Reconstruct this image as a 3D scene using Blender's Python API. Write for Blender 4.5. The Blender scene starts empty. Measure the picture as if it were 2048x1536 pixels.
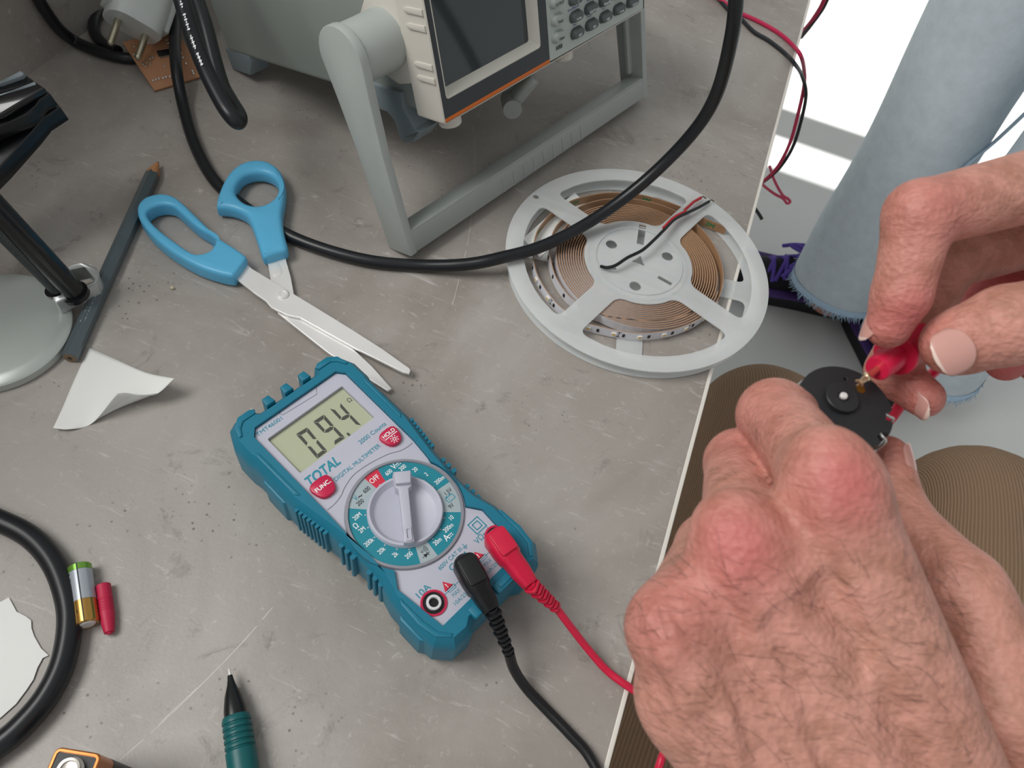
import bpy, bmesh, math, random
import numpy as np
from mathutils import Vector, Matrix, geometry
random.seed(7); rng = np.random.default_rng(7)
C = bpy.context.scene.collection
PI = math.pi
# ------------------------------------------------------------------ camera model (image taken as 2048x1536)
F = 1503.0; TA = math.radians(34.06); TB = math.radians(13.78); YAW = math.radians(8.9); H = 0.375
RM = np.array(Matrix.Rotation(YAW, 3, 'Z') @ Matrix.Rotation(TA, 3, 'X') @ Matrix.Rotation(TB, 3, 'Z'))
CO = np.array([0, 0, H])
def ray(u, v): return RM @ np.array([(u - 1024) / F, -(v - 768) / F, -1.])
def at(u, v, z=0.): d = ray(u, v); return CO + d * ((z - H) / d[2])          # point of the plane at height z
def dep(u, v, D): return CO + ray(u, v) * D                                   # point at distance D from the lens
def onp(u, v, p, n): d = ray(u, v); return CO + d * (np.dot(np.array(p) - CO, n) / np.dot(d, n))
cam = bpy.data.cameras.new('camera'); co = bpy.data.objects.new('camera', cam); C.objects.link(co)
co.matrix_world = Matrix.Translation(CO) @ Matrix(RM.tolist()).to_4x4()
cam.sensor_width = 36; cam.lens = 36 * F / 2048; cam.clip_start = 0.01; cam.clip_end = 50
cam.dof.use_dof = True; cam.dof.focus_distance = 0.40; cam.dof.aperture_fstop = 24.0
bpy.context.scene.camera = co
# ------------------------------------------------------------------ materials
def lin(h):
    if isinstance(h, str):
        c = [int(h[i:i + 2], 16) / 255 for i in (0, 2, 4)]
    else: c = list(h)
    return tuple(x / 12.92 if x <= .04045 else ((x + .055) / 1.055) ** 2.4 for x in c) + (1,)
def mat(name, col, rough=.5, metal=0., spec=.5, noise=None, bump=None, coat=0., trans=0., sss=0., emit=None, alpha=None, ior=1.45):
    """noise=(scale, amount, detail) varies the colour, bump=(scale, strength) adds grain"""
    m = bpy.data.materials.new(name); m.use_nodes = True
    nt = m.node_tree; b = nt.nodes['Principled BSDF']; L = nt.links
    c = lin(col); b.inputs['Base Color'].default_value = c
    b.inputs['Roughness'].default_value = rough; b.inputs['Metallic'].default_value = metal
    b.inputs['Specular IOR Level'].default_value = spec; b.inputs['Coat Weight'].default_value = coat
    b.inputs['Transmission Weight'].default_value = trans; b.inputs['IOR'].default_value = ior
    if sss:
        b.inputs['Subsurface Weight'].default_value = sss; b.inputs['Subsurface Radius'].default_value = (.004, .002, .0012); b.inputs['Subsurface Scale'].default_value = 1
    if emit: b.inputs['Emission Color'].default_value = lin(emit[0]); b.inputs['Emission Strength'].default_value = emit[1]
    tc = nt.nodes.new('ShaderNodeTexCoord')
    if noise is None: noise = (60, .05, 3)
    n = nt.nodes.new('ShaderNodeTexNoise'); n.inputs['Scale'].default_value = noise[0]; n.inputs['Detail'].default_value = noise[2]
    L.new(tc.outputs['Object'], n.inputs['Vector'])
    mx = nt.nodes.new('ShaderNodeMix'); mx.data_type = 'RGBA'
    mx.inputs[6].default_value = tuple(x * (1 - noise[1]) for x in c[:3]) + (1,)
    mx.inputs[7].default_value = tuple(min(1, x * (1 + noise[1])) for x in c[:3]) + (1,)
    L.new(n.outputs['Fac'], mx.inputs[0]); L.new(mx.outputs[2], b.inputs['Base Color'])
    if bump:
        n2 = nt.nodes.new('ShaderNodeTexNoise'); n2.inputs['Scale'].default_value = bump[0]; n2.inputs['Detail'].default_value = 2
        L.new(tc.outputs['Object'], n2.inputs['Vector'])
        bp = nt.nodes.new('ShaderNodeBump'); bp.inputs['Strength'].default_value = bump[1]; bp.inputs['Distance'].default_value = .0004
        L.new(n2.outputs['Fac'], bp.inputs['Height']); L.new(bp.outputs['Normal'], b.inputs['Normal'])
    return m
def see_through(m, amount):      # milky plastic: a share of the light passes straight through
    nt = m.node_tree; b = nt.nodes['Principled BSDF']; o = nt.nodes['Material Output']
    t = nt.nodes.new('ShaderNodeBsdfTransparent'); x = nt.nodes.new('ShaderNodeMixShader'); x.inputs[0].default_value = amount
    nt.links.new(b.outputs[0], x.inputs[1]); nt.links.new(t.outputs[0], x.inputs[2]); nt.links.new(x.outputs[0], o.inputs[0]); return m
# ------------------------------------------------------------------ mesh building
_txt = {}
def text_mesh(s, bold=0.):
    k = (s, bold)
    if k not in _txt:
        cu = bpy.data.curves.new('t', 'FONT'); cu.body = s; cu.align_x = 'CENTER'; cu.align_y = 'CENTER'; cu.size = 1; cu.resolution_u = 4
        o = bpy.data.objects.new('t', cu); C.objects.link(o); bpy.context.view_layer.update()
        me = bpy.data.meshes.new_from_object(o.evaluated_get(bpy.context.evaluated_depsgraph_get()))
        V = [tuple(v.co) for v in me.vertices]; Fc = [tuple(p.vertices) for p in me.polygons]
        bpy.data.objects.remove(o); bpy.data.meshes.remove(me)
        if bold:      # heavier strokes: the glyphs laid a hair apart
            k0 = len(V); V0, F0 = list(V), list(Fc)
            for n_, (dx, dy) in enumerate(((bold, bold), (-bold, bold), (bold, -bold), (-bold, -bold))): V += [(x + dx, y + dy, .012 * (n_ + 1)) for x, y, z in V0]; Fc += [tuple(i + k0 * (n_ + 1) for i in f) for f in F0]
        a = np.array(V)[:, :2]; V = [(v[0] - (a[:, 0].min() + a[:, 0].max()) / 2, v[1] - (a[:, 1].min() + a[:, 1].max()) / 2, v[2]) for v in V]
        _txt[k] = (V, Fc, a[:, 0].max() - a[:, 0].min(), a[:, 1].max() - a[:, 1].min())
    return _txt[k]
def spline(P, n=8, closed=False):      # Catmull-Rom through the points
    P = [np.array(p, float) for p in P]; N = len(P); out = []
    if N < 3 and not closed: return [P[0] + (P[-1] - P[0]) * i / n for i in range(n + 1)]
    for i in range(N if closed else N - 1):
        g = lambda j: P[j % N] if closed else (P[j] if 0 <= j < N else (2 * P[0] - P[1] if j < 0 else 2 * P[-1] - P[-2]))
        a, b, c, d = g(i - 1), g(i), g(i + 1), g(i + 2)
        for k in range(n):
            t = k / n; out.append(.5 * (2 * b + (c - a) * t + (2 * a - 5 * b + 4 * c - d) * t * t + (3 * b - a - 3 * c + d) * t ** 3))
    if not closed: out.append(P[-1])
    return out
def chaikin(P, it=2):
    P = [np.array(p, float) for p in P]
    for _ in range(it):
        Q = []
        for i in range(len(P)):
            a, b = P[i], P[(i + 1) % len(P)]; Q += [a * .75 + b * .25, a * .25 + b * .75]
        P = Q
    return P
def area(P): return sum(P[i][0] * P[(i + 1) % len(P)][1] - P[(i + 1) % len(P)][0] * P[i][1] for i in range(len(P))) / 2
def roundrect(w, h, r, n=4, cx=0, cy=0):
    o = []
    for sx, sy, a0 in ((1, 1, 0), (-1, 1, 90), (-1, -1, 180), (1, -1, 270)):
        for k in range(n + 1):
            a = math.radians(a0 + 90 * k / n); o.append((cx + sx * (w / 2 - r) + r * math.cos(a), cy + sy * (h / 2 - r) + r * math.sin(a)))
    return o
def circle(r, n=32, cx=0, cy=0, a0=0): return [(cx + r * math.cos(a0 + 2 * PI * i / n), cy + r * math.sin(a0 + 2 * PI * i / n)) for i in range(n)]
def inset(P, d):      # move a counter-clockwise outline inwards by d
    P = [np.array(p[:2], float) for p in P]; N = len(P); o = []
    for i in range(N):
        a, b, c = P[i - 1], P[i], P[(i + 1) % N]
        e = b - a; f = c - b; e /= np.linalg.norm(e) + 1e-12; f /= np.linalg.norm(f) + 1e-12
        n = np.array([-e[1], e[0]]) + np.array([-f[1], f[0]]); l = np.linalg.norm(n) + 1e-9; n /= l
        o.append(b + n * d / max(.5, l / 2))
    return o
class MB:
    def __init__(s, T=None): s.V = []; s.F = []; s.M = []; s.T = T
    def add(s, V, Fc, m=0, T=None):
        k = len(s.V); T = T if T is not None else Matrix()
        if s.T is not None: T = s.T @ T
        s.V += [tuple(T @ Vector((float(v[0]), float(v[1]), float(v[2])))) for v in V]
        for f in Fc: s.F.append(tuple(i + k for i in f)); s.M.append(m)
        return s
    def box(s, c, d, m=0, T=None):
        x, y, z = [q / 2 for q in d]
        V = [(c[0] + a * x, c[1] + b * y, c[2] + e * z) for a in (-1, 1) for b in (-1, 1) for e in (-1, 1)]
        return s.add(V, [(0, 1, 3, 2), (4, 6, 7, 5), (0, 4, 5, 1), (2, 3, 7, 6), (0, 2, 6, 4), (1, 5, 7, 3)], m, T)
    def flat(s, outer, z, m=0, holes=(), T=None, down=False):
        L = [[Vector((p[0], p[1], 0)) for p in q] for q in [outer, *holes]]
        V = [(p.x, p.y, z) for q in L for p in q]; tr = geometry.tessellate_polygon(L)
        Fc = []
        for a, b, c in tr:
            A, B, D = V[a], V[b], V[c]; up = (B[0] - A[0]) * (D[1] - A[1]) - (B[1] - A[1]) * (D[0] - A[0]) > 0
            Fc.append((a, b, c) if up != down else (a, c, b))
        return s.add(V, Fc, m, T)
    def wall(s, P, z0, z1, m=0, T=None, flip=False):
        N = len(P); V = [(p[0], p[1], z0) for p in P] + [(p[0], p[1], z1) for p in P]
        Fc = [(i, (i + 1) % N, N + (i + 1) % N, N + i) for i in range(N)]
        if flip: Fc = [f[::-1] for f in Fc]
        return s.add(V, Fc, m, T)
    def prism(s, P, z0, z1, m=0, holes=(), T=None, ch=0., mt=None):
        """extruded outline with optional holes and a chamfer ch on the upper and lower rim"""
        P = list(P) if area(P) > 0 else list(P)[::-1]; holes = [list(h) if area(h) > 0 else list(h)[::-1] for h in holes]
        mt = m if mt is None else mt
        if ch:
            steps = [(ch, 0), (.3 * ch, .3 * ch), (0, ch)]
            lo = [(inset(P, a), [inset(h, -a) for h in holes], z0 + b) for a, b in steps]
            hi = [(inset(P, a), [inset(h, -a) for h in holes], z1 - b) for a, b in steps[::-1]]
            S = lo + hi
        else: S = [(P, holes, z0), (P, holes, z1)]
        s.loft([[(p[0], p[1], z) for p in q] for q, _, z in S], m, T)
        for k in range(len(holes)): s.loft([[(p[0], p[1], z) for p in hh[k]] for _, hh, z in S], m, T, flip=True)
        s.flat(S[-1][0], S[-1][2], mt, S[-1][1], T); s.flat(S[0][0], S[0][2], m, S[0][1], T, down=True); return s
    def loft(s, loops, m=0, T=None, cap=False, flip=False, closed=True):
        N = len(loops[0]); V = [p for l in loops for p in l]; Fc = []
        for k in range(len(loops) - 1):
            for i in range(N if closed else N - 1):
                j = (i + 1) % N; Fc.append((k * N + i, k * N + j, (k + 1) * N + j, (k + 1) * N + i))
        if cap: Fc.append(tuple(range(N))[::-1]); Fc.append(tuple((len(loops) - 1) * N + i for i in range(N)))
        if flip: Fc = [f[::-1] for f in Fc]
        return s.add(V, Fc, m, T)
    def lathe(s, prof, m=0, n=32, T=None):      # profile of (radius, z) from bottom to top
        return s.loft([[(r * math.cos(2 * PI * i / n), r * math.sin(2 * PI * i / n), z) for i in range(n)] for r, z in prof], m, T, cap=True)
    def tube(s, P, r, m=0, n=12, closed=False, T=None, flat=1.):
        P = [np.array(p, float) for p in P]; N = len(P); R = r if hasattr(r, '__len__') else [r] * N
        tg = [P[min(i + 1, N - 1)] - P[max(i - 1, 0)] if not closed else P[(i + 1) % N] - P[i - 1] for i in range(N)]
        t0 = tg[0] / np.linalg.norm(tg[0]); up = np.array([0, 0, 1.]) if abs(t0[2]) < .9 else np.array([1., 0, 0])
        nx = np.cross(up, t0); nx /= np.linalg.norm(nx); loops = []
        for i in range(N):
            t = tg[i] / (np.linalg.norm(tg[i]) + 1e-12); nx = nx - t * np.dot(nx, t); nx /= np.linalg.norm(nx); ny = np.cross(t, nx)
            loops.append([P[i] + R[i] * (math.cos(2 * PI * k / n) * nx + flat * math.sin(2 * PI * k / n) * ny) for k in range(n)])
        if closed: loops.append(loops[0])
        return s.loft(loops, m, T, cap=not closed)
    def ball(s, c, r, m=0, n=12, T=None, sc=(1, 1, 1)):
        L = [[(c[0] + sc[0] * r * math.sin(PI * k / n) * math.cos(2 * PI * i / (2 * n)), c[1] + sc[1] * r * math.sin(PI * k / n) * math.sin(2 * PI * i / (2 * n)), c[2] - sc[2] * r * math.cos(PI * k / n)) for i in range(2 * n)] for k in range(1, n)]
        return s.loft(L, m, T, cap=True)
    def text(s, t, x, y, z, size, m=0, rot=0., T=None, width=None, shear=0., bold=0., cap=None):
        V, Fc, w, h = text_mesh(t, bold); sx = sy = size
        if cap: sx = sy = cap / h
        if width: sx = width / w
        M = Matrix.Translation((x, y, z)) @ Matrix.Rotation(rot, 4, 'Z') @ Matrix(((sx, sx * shear, 0, 0), (0, sy, 0, 0), (0, 0, 1, 0), (0, 0, 0, 1)))
        return s.add(V, Fc, m, (T @ M) if T is not None else M)
    def build(s, name, mats, parent=None, bevel=0., segs=2, smooth=35., sub=0, world=False, weld=True, label=None, lim=35.):
        me = bpy.data.meshes.new(name); me.from_pydata(s.V, [], s.F); me.update()
        mats = mats if isinstance(mats, (list, tuple)) else [mats]
        for m in mats: me.materials.append(m)
        me.polygons.foreach_set('material_index', s.M)
        if weld:
            bm = bmesh.new(); bm.from_mesh(me); bmesh.ops.remove_doubles(bm, verts=bm.verts, dist=1e-6); bm.to_mesh(me); bm.free()
        me.polygons.foreach_set('use_smooth', [True] * len(me.polygons)); me.set_sharp_from_angle(angle=math.radians(smooth))
        o = bpy.data.objects.new(name, me); C.objects.link(o)
        if parent is not None:
            o.parent = parent
            if world: o.matrix_parent_inverse = parent.matrix_basis.inverted()
        if bevel:
            b = o.modifiers.new('bevel', 'BEVEL'); b.width = bevel; b.segments = segs; b.limit_method = 'ANGLE'; b.angle_limit = math.radians(lim); b.harden_normals = False
        if sub: q = o.modifiers.new('sub', 'SUBSURF'); q.levels = q.render_levels = sub
        if label: o['label'] = label
        return o
def tag(o, label=None, cat=None, group=None, kind=None):
    for k, v in (('label', label), ('category', cat), ('group', group), ('kind', kind)):
        if v: o[k] = v
    return o
def thing(name, label, cat, loc=(0, 0, 0), rz=0., group=None, M=None):
    o = bpy.data.objects.new(name, None); o.empty_display_size = .01; C.objects.link(o)
    if M is not None: o.matrix_basis = M
    else: o.location = [float(v) for v in loc]; o.rotation_euler = (0, 0, rz)
    o.matrix_basis = o.matrix_basis
    return tag(o, label, cat, group)
def frame(o, x, y, z): return Matrix(((x[0], y[0], z[0], o[0]), (x[1], y[1], z[1], o[1]), (x[2], y[2], z[2], o[2]), (0, 0, 0, 1)))
def unit(v): v = np.array(v, float); return v / np.linalg.norm(v)
def tz(x, y, z): return Matrix.Translation((x, y, z))
def along(p, q, up=(0, 0, 1)):      # frame whose z runs from p to q
    z = unit(np.array(q) - np.array(p)); x = np.cross(up, z); x = x if np.linalg.norm(x) > 1e-6 else np.array([1., 0, 0]); x = unit(x)
    return frame(p, x, np.cross(z, x), z)
S = Matrix.Scale(.001, 4)      # shapes given in millimetres
def copy_part(o, parent, loc=None, M=None):
    c = o.copy(); C.objects.link(c); c.parent = parent
    if M is not None: c.matrix_basis = M
    elif loc is not None: c.location = loc
    return c
# ------------------------------------------------------------------ setting
EX = 0.0747      # front edge of the workbench; the top lies at z=0
FZ = -0.74
def laminate():
    m = bpy.data.materials.new('concrete_laminate'); m.use_nodes = True; nt = m.node_tree; b = nt.nodes['Principled BSDF']; L = nt.links
    tc = nt.nodes.new('ShaderNodeTexCoord')
    def noise(sc, det, rgh=.5, vec=None, dist=0.):
        n = nt.nodes.new('ShaderNodeTexNoise'); n.inputs['Scale'].default_value = sc; n.inputs['Detail'].default_value = det; n.inputs['Roughness'].default_value = rgh; n.inputs['Distortion'].default_value = dist
        L.new(vec or tc.outputs['Object'], n.inputs['Vector']); return n.outputs['Fac']
    def ramp(f, stops):
        r = nt.nodes.new('ShaderNodeValToRGB'); e = r.color_ramp.elements
        e[0].position, e[0].color = stops[0][0], stops[0][1]; e[1].position, e[1].color = stops[-1][0], stops[-1][1]
        for p, c in stops[1:-1]: q = e.new(p); q.color = c
        L.new(f, r.inputs[0]); return r.outputs[0]
    def mix(a, b_, f, mode='MIX'):
        x = nt.nodes.new('ShaderNodeMix'); x.data_type = 'RGBA'; x.blend_type = mode
        for s, v in ((0, f), (6, a), (7, b_)):
            if hasattr(v, 'default_value') or hasattr(v, 'is_output'): L.new(v, x.inputs[s])
            else: x.inputs[s].default_value = v
        return x.outputs[2]
    base = ramp(noise(7, 5, .6, dist=.6), [(.3, lin('8d867e')), (.5, lin('a29c95')), (.7, lin('b4afa9'))])
    mp = nt.nodes.new('ShaderNodeMapping'); mp.inputs['Rotation'].default_value = (0, 0, math.radians(25)); mp.inputs['Scale'].default_value = (14, 90, 30); L.new(tc.outputs['Object'], mp.inputs[0])
    streak = noise(2.2, 6, .7, mp.outputs[0], 1.2)
    c = mix(base, lin('c9c5bf'), ramp(streak, [(.60, (0, 0, 0, 1)), (.74, (.85, .85, .85, 1))]))
    c = mix(c, lin('6d6862'), ramp(noise(26, 8, .75, dist=1.), [(.58, (0, 0, 0, 1)), (.74, (.85, .85, .85, 1))]))
    c = mix(c, lin('bfbab4'), ramp(noise(160, 6, .8, dist=.6), [(.58, (0, 0, 0, 1)), (.70, (.9, .9, .9, 1))]))
    v = nt.nodes.new('ShaderNodeTexVoronoi'); v.inputs['Scale'].default_value = 230; L.new(tc.outputs['Object'], v.inputs['Vector'])
    pit = ramp(v.outputs['Distance'], [(.10, (1, 1, 1, 1)), (.20, (0, 0, 0, 1))]); pm = ramp(noise(16, 3), [(.55, (0, 0, 0, 1)), (.64, (.8, .8, .8, 1))])
    pp = nt.nodes.new('ShaderNodeMath'); pp.operation = 'MULTIPLY'; L.new(pit, pp.inputs[0]); L.new(pm, pp.inputs[1])
    c = mix(c, lin('5a5550'), pp.outputs[0]); L.new(c, b.inputs['Base Color'])
    c2 = noise(420, 4, .7)
    bp = nt.nodes.new('ShaderNodeBump'); bp.inputs['Strength'].default_value = .28; bp.inputs['Distance'].default_value = .0006; L.new(c2, bp.inputs['Height']); L.new(bp.outputs[0], b.inputs['Normal'])
    b.inputs['Roughness'].default_value = .42; b.inputs['Specular IOR Level'].default_value = .4
    return m
LAM = laminate()
WHITE_EDGE = mat('white_edge_banding', 'e6e2d8', .4)
SCR = mat('scratch_in_laminate', 'd8d3cb', .6)
wb = thing('workbench', 'grey concrete look workbench with white front edge carrying all the tools', 'desk', (EX - .26, .4, FZ))
b = MB(); b.box((EX - .0025 - .2625, .4, -.014), (.525, 1.9, .028))
for pts in ([(945, 250), (950, 300), (946, 400), (938, 470), (925, 530), (905, 610)], [(545, 1215), (480, 1290), (400, 1372), (330, 1440), (240, 1520)], [(395, 1375), (300, 1465)], [(965, 180), (962, 215), (948, 248)]):
    Q = spline([at(u, v, .00004) for u, v in pts], 6); w = .00016 if pts[0][0] > 900 else .0002; V = []
    for i, q in enumerate(Q):
        t = Q[min(i + 1, len(Q) - 1)] - Q[max(i - 1, 0)]; n = unit((-t[1], t[0], 0)); ww = w * random.uniform(.5, 1.1); V += [q + n * ww, q - n * ww]
    b.add(V, [(2 * i, 2 * i + 1, 2 * i + 3, 2 * i + 2) for i in range(len(Q) - 1) if random.random() > .12], 1)
b.build('tabletop', [LAM, SCR], wb, world=True)
b = MB(); b.box((EX - .00125, .4, -.014), (.0025, 1.9, .0288)); b.build('edge_band', WHITE_EDGE, wb, bevel=.0006, world=True)
b = MB(); b.box((-.4607, .4, .16), (.018, 1.9, .38)); tag(b.build('wall_left', LAM), kind='structure')
for y in (-.52, 1.32):
    b = MB(); b.box((EX - .28, y, (FZ - .028) / 2), (.46, .025, -FZ - .028)); b.build('side_panel', WHITE_EDGE, wb, world=True)
fl = MB(); fl.box((.5, .9, FZ - .05), (7, 5.6, .1)); o = fl.build('floor', mat('grey_floor', 'd9dbd8', .35, noise=(5, .05, 4), bump=(300, .05))); tag(o, kind='structure')
WALL = mat('wall_paint', 'e4e4e0', .7)
WY = 3.4
w = MB()      # far wall: a tall window lets the sun fall on the floor beside the bench
for x0, x1, z0, z1 in ((-3, -1.2, 0, 2.8), (2.6, 4, 0, 2.8), (-1.2, 2.6, 0, .42), (-1.2, 2.6, 2.24, 2.8), (-3, 4, 2.8, 6.2)):  # topmost box: unseen extra height added to keep the sun off the bench
    w.box(((x0 + x1) / 2, WY + .02, FZ + (z0 + z1) / 2), (x1 - x0, .04, z1 - z0))
tag(w.build('wall_far', WALL), kind='structure')
w = MB()
for z0, z1 in ((.42, .48), (1.915, 2.035), (2.21, 2.24)): w.box((.7, WY + .02, FZ + (z0 + z1) / 2), (3.8, .03, z1 - z0))
for x in (-1.17, .05 - .75, 2.57): w.box((x, WY + .02, FZ + 1.33), (.06, .03, 1.82))
tag(w.build('window_1', mat('window_frame_white', 'f0f0f0', .4)), kind='structure')
# ------------------------------------------------------------------ light
sc = bpy.context.scene
wd = bpy.data.worlds.new('world'); sc.world = wd; wd.use_nodes = True
bg = wd.node_tree.nodes['Background']; bg.inputs[0].default_value = (.97, .985, 1.0, 1); bg.inputs[1].default_value = .44
def light(name, kind, loc, target, energy, size=None, col=(1, 1, 1)):
    l = bpy.data.lights.new(name, kind); l.energy = energy; l.color = col
    if kind == 'AREA': l.size = size
    if kind == 'SUN': l.angle = .009
    o = bpy.data.objects.new(name, l); C.objects.link(o); o.location = loc
    o.rotation_euler = (Vector(target) - Vector(loc)).to_track_quat('-Z', 'Y').to_euler(); return o
light('sun', 'SUN', (.5, 5, 3), (.5, 4, 3 - 1.2), 9.0, col=(1, .99, .97))
light('ceiling_light', 'AREA', (-.95, -.25, 1.35), (0, .2, 0), 19, .8, (1, .985, .962))
vs = sc.view_settings; vs.view_transform = 'Standard'; vs.look = 'None'; vs.gamma = 1; vs.use_curve_mapping = False; vs.exposure = 0.0
# ------------------------------------------------------------------ multimeter (local millimetres, origin under the dial)
c1 = lambda x, y: (430 + x * 670 / 1536, 680 + y * 670 / 1536)
c7 = lambda x, y: (500 + x * 360 / 1975, 740 + y * 280 / 1536)
c8 = lambda x, y: (680 + x * 320 / 2048, 900 + y * 240 / 1536)
MA = math.radians(67.1); MD = at(*c8(835, 795), .034); MX = np.array([math.cos(MA), math.sin(MA)]); MY = np.array([-MX[1], MX[0]])
def ml(p, z=33.5): q = (at(p[0], p[1], z / 1000) - MD)[:2] * 1000; return np.array([q @ MX, q @ MY])
meter = thing('multimeter', 'grey digital multimeter in a teal rubber holster reading 09.4 on its screen', 'multimeter', (MD[0], MD[1], 0), MA)
TEAL = mat('teal_rubber', '15758f', .45, noise=(200, .06, 3), bump=(900, .06)); FACE = mat('grey_face_plastic', 'bdbecb', .42, bump=(1500, .05)); RED = mat('crimson_plastic', 'c41f4a', .35); DK = mat('black_plastic', '121214', .4)
TEALP = mat('teal_print', '2b8ea2', .5); WHP = mat('white_print', 'f4f6f6', .5); DKP = mat('dark_print', '2a2d30', .5); REDP = mat('red_print', 'd02c46', .5); GRP = mat('grey_print', 'a4b2b6', .5); RIM = mat('dial_rim_grey', '8e8f97', .35); GRV = mat('groove_grey', '6c6d76', .5)
half = [(17, 92), (20, 95.6), (30, 95.6), (34.8, 93), (38.6, 84), (38.6, 73), (37.6, 68), (37.6, 40), (36, 30), (33.4, 14), (31.4, -5), (31.8, -16), (34.6, -27), (35.2, -45), (34.6, -55), (28, -62.6), (18, -63.2), (14, -60.6)]
CX = 1.2
hol = [(CX + x, y) for x, y in half][::-1] + [(CX - x, y) for x, y in half]
arc = lambda a0, a1: [(29.5 * math.cos(math.radians(t)), 29.5 * math.sin(math.radians(t))) for t in np.linspace(a0, a1, 15)]
face = [(-27.5, 80), (-24, 84.3), (27, 84.3), (30.5, 80), (29.6, 26), (28.2, 14)] + arc(22, -38) + [(28, -25), (26, -52), (-25, -52), (-28.2, -26)] + arc(218, 158) + [(-27.4, 14), (-27.2, 26)]
if area(face) < 0: face = face[::-1]
hol = hol if area(hol) > 0 else hol[::-1]
m = MB(S); Ls = [[(p[0], p[1], z) for p in inset(hol, d)] for z, d in ((0, 3.5), (1.5, 2), (7, .3), (26, 0), (31, .5), (35.5, 3.6))]
m.loft(Ls); m.flat(inset(hol, 3.6), 35.5, 0, [face]); m.flat(inset(hol, 3.5), 0, 0, down=True)
m.wall(face, 31, 35.5, flip=True)
for s in (-1, 1):      # grips and panels on the flanks, pads on the horns
    for y, z0, z1 in ((9, 7, 33), (5, 7, 33), (1, 7, 33), (-9.5, 7, 32), (-13.5, 7, 32), (-17.5, 7, 32)):
        x = 33 if y > 0 else 32; m.prism(roundrect(5, 2.3, .7, 2, CX + s * (x - 1.3), y), z0, z1 - 2)
    for k in range(8): m.prism(roundrect(4, 1.7, .6, 2, CX + s * (36.2 - k * .36), 37 - k * 2.6), 8, 31.5)
    m.prism([(CX + s * x, y) for x, y in ((36, 64), (38.6, 61), (38.6, 46), (36, 43))], 5, 27, ch=.8)
    m.prism([(CX + s * x, y) for x, y in ((34, -33), (36.2, -35), (36.2, -48), (34, -51))], 4, 27, ch=.8)
    m.prism([(CX + s * x, y) for x, y in ((19, 92.6), (21.5, 94), (28, 94), (32.5, 90.5), (34.2, 84), (32.5, 84), (30.5, 88), (27.5, 90.4), (20, 90.4))], 35, 36.3, ch=.4)
    m.prism([(CX + s * x, y) for x, y in ((31.5, -30), (33, -32), (33.6, -44), (32, -53), (27, -58.5), (25.5, -57.5), (29.8, -52), (31, -44))], 35, 36.2, ch=.4)
    m.prism([(CX + s * x, y) for x, y in ((33, 72), (34.4, 70), (33.8, 42), (32, 40), (32.4, 68))], 35, 36.2, ch=.4)
for x in (-10, 1.2, 12.4):
    m.prism([(x - 2.6, 89.5), (x + 2.6, 89.5), (x + 2, 94.4), (x - 2, 94.4)], 22, 37.2, ch=.6)
m.prism(roundrect(13, 5, 1, 2, 9.5, -57.5), 34, 37, ch=.6); m.prism(roundrect(8, 2.4, .5, 2, 9.5, -57.5), 36, 37.6, ch=.3)
m.prism(roundrect(7, 6, 1, 2, -9, -57.6), 33, 36.8, ch=.6)
m.build('holster', TEAL, meter, bevel=.0006, segs=2, smooth=30)
# face plate with its print
lcd = [(-23, 50.2), (24.3, 50.2), (24.3, 75.8), (-23, 75.8)]
m = MB(S); m.prism(inset(face, .25), 28, 33.5, 0, [roundrect(47.4, 25.8, .8, 2, .65, 63)])
def strip(b, P, w, z, mi, closed=False):
    P = [np.array(p[:2]) for p in P]; N = len(P); V = []
    for i in range(N):
        t = (P[(i + 1) % N] - P[i - 1]) if closed else (P[min(i + 1, N - 1)] - P[max(i - 1, 0)]); n = np.array([-t[1], t[0]]) / (np.linalg.norm(t) + 1e-9)
        V += [(*(P[i] + n * w / 2), z), (*(P[i] - n * w / 2), z)]
    b.add(V, [(2 * i, 2 * i + 1, (2 * i + 3) % (2 * N), (2 * i + 2) % (2 * N)) for i in range(N if closed else N - 1)], mi)
def wr(b, s, pa, pb, z, mi, cap=2.2, shear=0., bold=.006, rot0=None):      # writing between two picture points of its middle line
    A, B = ml(pa, z), ml(pb, z); d = B - A; b.text(s, *(A + B) / 2, z, 1, mi, rot=math.atan2(d[1], d[0]) if rot0 is None else rot0, width=np.linalg.norm(d), cap=cap, shear=shear, bold=bold)
fz = 33.58
groove = [ml(c7(*p)) for p in [(850, 1535), (930, 1470), (1000, 1380), (1040, 1290), (1130, 1160), (1260, 1060), (1400, 980), (1530, 920), (1640, 890), (1720, 850), (1785, 800)]]
strip(m, spline(groove, 4), .35, fz, 6)
strip(m, [ml(c7(*p)) for p in [(285, 465), (310, 435), (690, 165), (725, 185), (735, 265), (358, 495)]], .3, fz, 6, True)
strip(m, [ml(c7(*p)) for p in [(330, 430), (345, 450), (680, 215), (672, 195)]], .3, fz, 6, True)
wr(m, 'TMT46001', c7(65, 710), c7(352, 530), fz, 1, 2.3, rot0=0); wr(m, '2000 Counts', c7(1190, 790), c7(1492, 592), fz, 1, 2.4, rot0=0)
wr(m, 'TOTAL', c7(598, 1215), c7(995, 1000), fz, 1, 5.6, .25, .022, rot0=0); wr(m, 'DIGITAL MULTIMETER', c7(920, 1195), c7(1432, 830), fz, 1, 2.3, rot0=0)
wr(m, '600V CAT III', c1(1022, 1045), c1(1132, 960), fz, 1, 2.1, rot0=0); wr(m, 'COM', c1(1072, 1045), c1(1160, 985), fz, 1, 3.1, rot0=0); wr(m, 'V\u03a9mA', c1(1190, 925), c1(1268, 862), fz, 1, 3.2, rot0=0)
wr(m, '10A', c1(925, 1172), c1(985, 1128), fz, 1, 3.2, rot0=0)
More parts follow.
